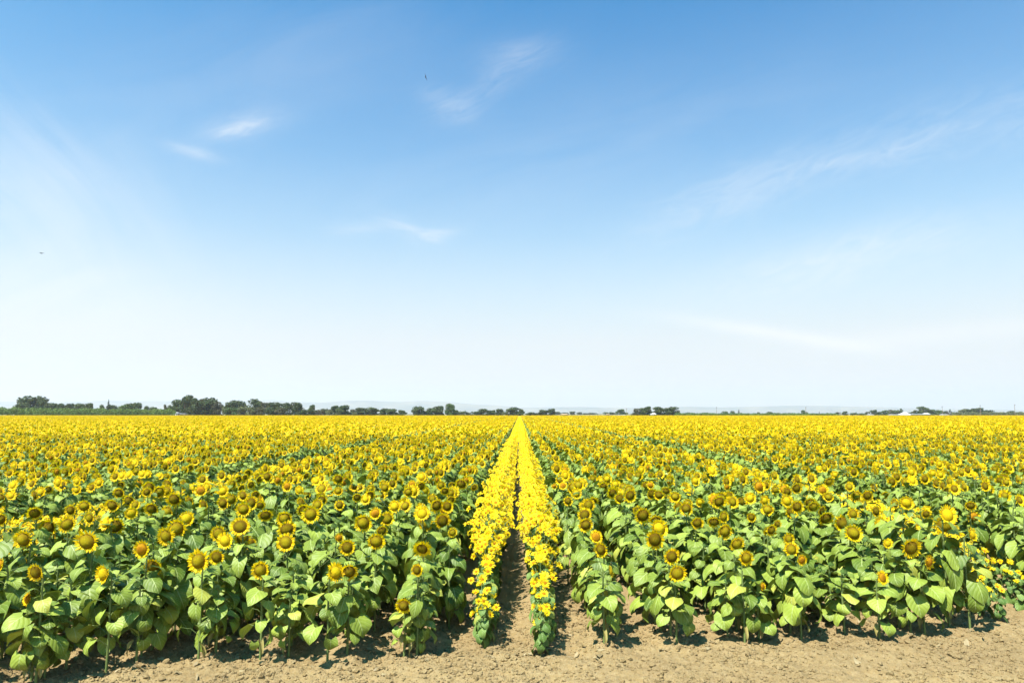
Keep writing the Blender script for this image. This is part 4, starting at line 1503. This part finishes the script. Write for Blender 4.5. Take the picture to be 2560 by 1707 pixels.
building('barn', 'long low grey-roofed barn under the biggest farm tree', 2268, 2321, 1036.2, 1034.0, 700, M['redwood'], M['metal'], 10, hip=0.04, windows=5)
building('house', 'small white gable at the right end of the long barn', 2309, 2319, 1034.5, 1031.5, 720, M['white'], M['white'], 8, hip=0.8, shift=0.4)
building('farm_shed', 'white flat shed left of the dark pointed conifer', 2352, 2367, 1036.2, 1035.5, 700, M['white'], M['white'], 6)


def pole(px, top, dist, label):
    x, z = far_xz(px, top, dist)
    root = thing('utility_pole', label, 'utility pole', (x, dist, 0), R(25), 'utility poles along the far road')
    b = MB()
    b.tube([(0, 0, -0.3), (0, 0, z)], [0.22, 0.15], 7)
    link('post', b.mesh('post', [M['wood']]), root)
    b = MB()
    b.box((0, -0.2, z * 0.93), (2.6, 0.16, 0.2))
    link('crossarm', b.mesh('crossarm', [M['wood']], False), root)
    for k in (-1.1, -0.4, 0.4, 1.1):
        b = MB()
        b.tube([(k, -0.2, z * 0.93 + 0.1), (k, -0.2, z * 0.93 + 0.35)], [0.07, 0.05], 5)
        link('insulator', b.mesh('insulator', [M['metal']]), root)


pole(1566, 1021, 900, 'thin utility pole beside the faint tree right of the strip')
pole(1791, 1017, 800, 'utility pole standing over the right orchard band')
pole(2014, 1017, 800, 'utility pole behind the rounded tree at the orchard end')
pole(2355, 1015, 750, 'utility pole between the farm trees and the pointed conifer')
pole(2450, 1012, 700, 'tall utility pole in front of the broad dark farm tree')
pole(2536, 1010, 690, 'rightmost and tallest utility pole near the photo edge')


# ------------------------------------------------------------------ birds
M['feather'] = plain('feather', (0.035, 0.03, 0.03), 0.8, 0.2, 20)


def bird(px, py, dist, span, bank, heading, label):
    v = ray(px, py)
    k = dist / v.y
    root = thing('bird', label, 'bird', (v.x * k, dist, CAM_H + v.z * k), 0)
    root.rotation_euler = (0.0, bank, heading)
    s = span
    b = MB()
    b.tube([(0, -0.28 * s, 0), (0, -0.2 * s, 0.01 * s), (0, -0.05 * s, 0.0), (0, 0.1 * s, 0.005 * s), (0, 0.19 * s, 0.02 * s), (0, 0.25 * s, 0.02 * s), (0, 0.30 * s, 0.015 * s)], [0.006 * s, 0.03 * s, 0.062 * s, 0.06 * s, 0.04 * s, 0.035 * s, 0.006 * s], 8)
    # wings and tail grow out of the body as one skin
    for sg in (-1, 1):
        V = [(sg * 0.03 * s, 0.10 * s, 0.02 * s), (sg * 0.26 * s, 0.14 * s, 0.07 * s), (sg * 0.5 * s, 0.02 * s, 0.05 * s), (sg * 0.30 * s, -0.03 * s, 0.06 * s), (sg * 0.03 * s, -0.09 * s, 0.02 * s)]
        V2 = [(x, y, z - 0.012 * s) for x, y, z in V]
        b.add(V + V2, [(0, 1, 2, 3, 4), (9, 8, 7, 6, 5), (0, 5, 6, 1), (1, 6, 7, 2), (2, 7, 8, 3), (3, 8, 9, 4), (4, 9, 5, 0)])
    b.add([(-0.02 * s, -0.18 * s, 0), (0.02 * s, -0.18 * s, 0), (0.07 * s, -0.40 * s, 0), (-0.07 * s, -0.40 * s, 0), (0, -0.3 * s, -0.015 * s)], [(0, 1, 2, 3), (0, 4, 1), (1, 4, 2), (2, 4, 3), (3, 4, 0)])
    link('body', b.mesh('body', [M['feather']]), root)


bird(1064, 193, 45, 0.55, R(72), R(15), 'small dark bird high in the sky, wings banked upright')
bird(103, 633, 90, 1.0, R(6), R(5), 'faint gliding bird low in the pale sky at far left')

# ------------------------------------------------------------------ hills and haze
HILL_PX = [(-500, 1006), (0, 1003), (25, 1002), (150, 1004), (215, 1002), (270, 1000), (330, 1002), (420, 1001), (560, 1003), (600, 1002), (681, 998.5), (730, 1003), (800, 1005), (860, 1000), (920, 1000), (1000, 1004), (1060, 1001),
           (1120, 1003), (1200, 1011), (1240, 1012), (1300, 1018), (1450, 1016), (1530, 1018), (1600, 1018), (1720, 1015), (1800, 1017), (1920, 1014), (2000, 1012), (2100, 1014), (2200, 1016), (2260, 1019), (2560, 1024), (3100, 1026)]
HD = 16000.0
hx = np.array([far_xz(px, HORIZON_Y, HD)[0] for px, _ in HILL_PX])
hz = np.array([far_xz(px, py, HD)[1] for px, py in HILL_PX])
xs = np.linspace(hx[0], hx[-1], 420)
rowsN = 26
ys = np.linspace(-3000, 3000, rowsN)
HX, HY = np.meshgrid(xs, ys)
ridge = np.interp(xs, hx, hz)[None, :]
prof = np.exp(-(HY / 1300.0) ** 2)
nz = 0.5 * VN[0](HX / 900, HY / 600) + 0.3 * VN[1](HX / 350, HY / 300) + 0.15 * VN[2](HX / 130, HY / 150)
HZ = ridge * prof * (1 + 0.30 * nz * (1 - prof * 0.75)) - 8 + 60 * nz * prof * (1 - prof)
HV = np.c_[HX.ravel(), (HY + HD).ravel(), HZ.ravel()]
ii = (np.arange(rowsN - 1)[:, None] * len(xs) + np.arange(len(xs) - 1)[None, :]).ravel()
hm = bpy.data.meshes.new('hills')
hm.from_pydata(HV.tolist(), [], np.c_[ii, ii + 1, ii + len(xs) + 1, ii + len(xs)].tolist())
hm.polygons.foreach_set('use_smooth', [True] * len(hm.polygons))
m, t = new_mat('hill')
g = t.add('ShaderNodeNewGeometry')
n1 = t.noise(g.outputs['Position'], 0.0016, 5, 0.6)
c = t.mix(t.ramp(n1, [(0.4, 0.0), (0.62, 1.0)]), (0.05, 0.06, 0.04, 1), (0.18, 0.15, 0.09, 1))
b = t.add('ShaderNodeBsdfPrincipled', inp={'Base Color': c, 'Roughness': 0.95})
finish(t, b.outputs[0])
hm.materials.append(m)
link('hills', hm, kind='structure', label='faint blue hill range along the horizon')

hb = MB()
hb.box((0, 9000, 300), (46000, 24000, 606))
m, t = new_mat('haze')
vp = t.add('ShaderNodeVolumePrincipled')
vp.inputs['Color'].default_value = (0.80, 0.83, 0.92, 1)
vp.inputs['Density'].default_value = 0.000085
vp.inputs['Anisotropy'].default_value = 0.2
o = t.add('ShaderNodeOutputMaterial')
t.l.new(vp.outputs[0], o.inputs['Volume'])
link('haze', hb.mesh('haze', [m], False), kind='stuff', label='thin pale haze in the air over the plain')
print('SOLO', len(SOLO), 'SOLO_M', len(SOLO_M), 'pts', len(pts), 'ptm', len(ptm), 'matched', sum(len(v) for v in placed.values()), 'ymax', max(p['y'] for p in SOLO))
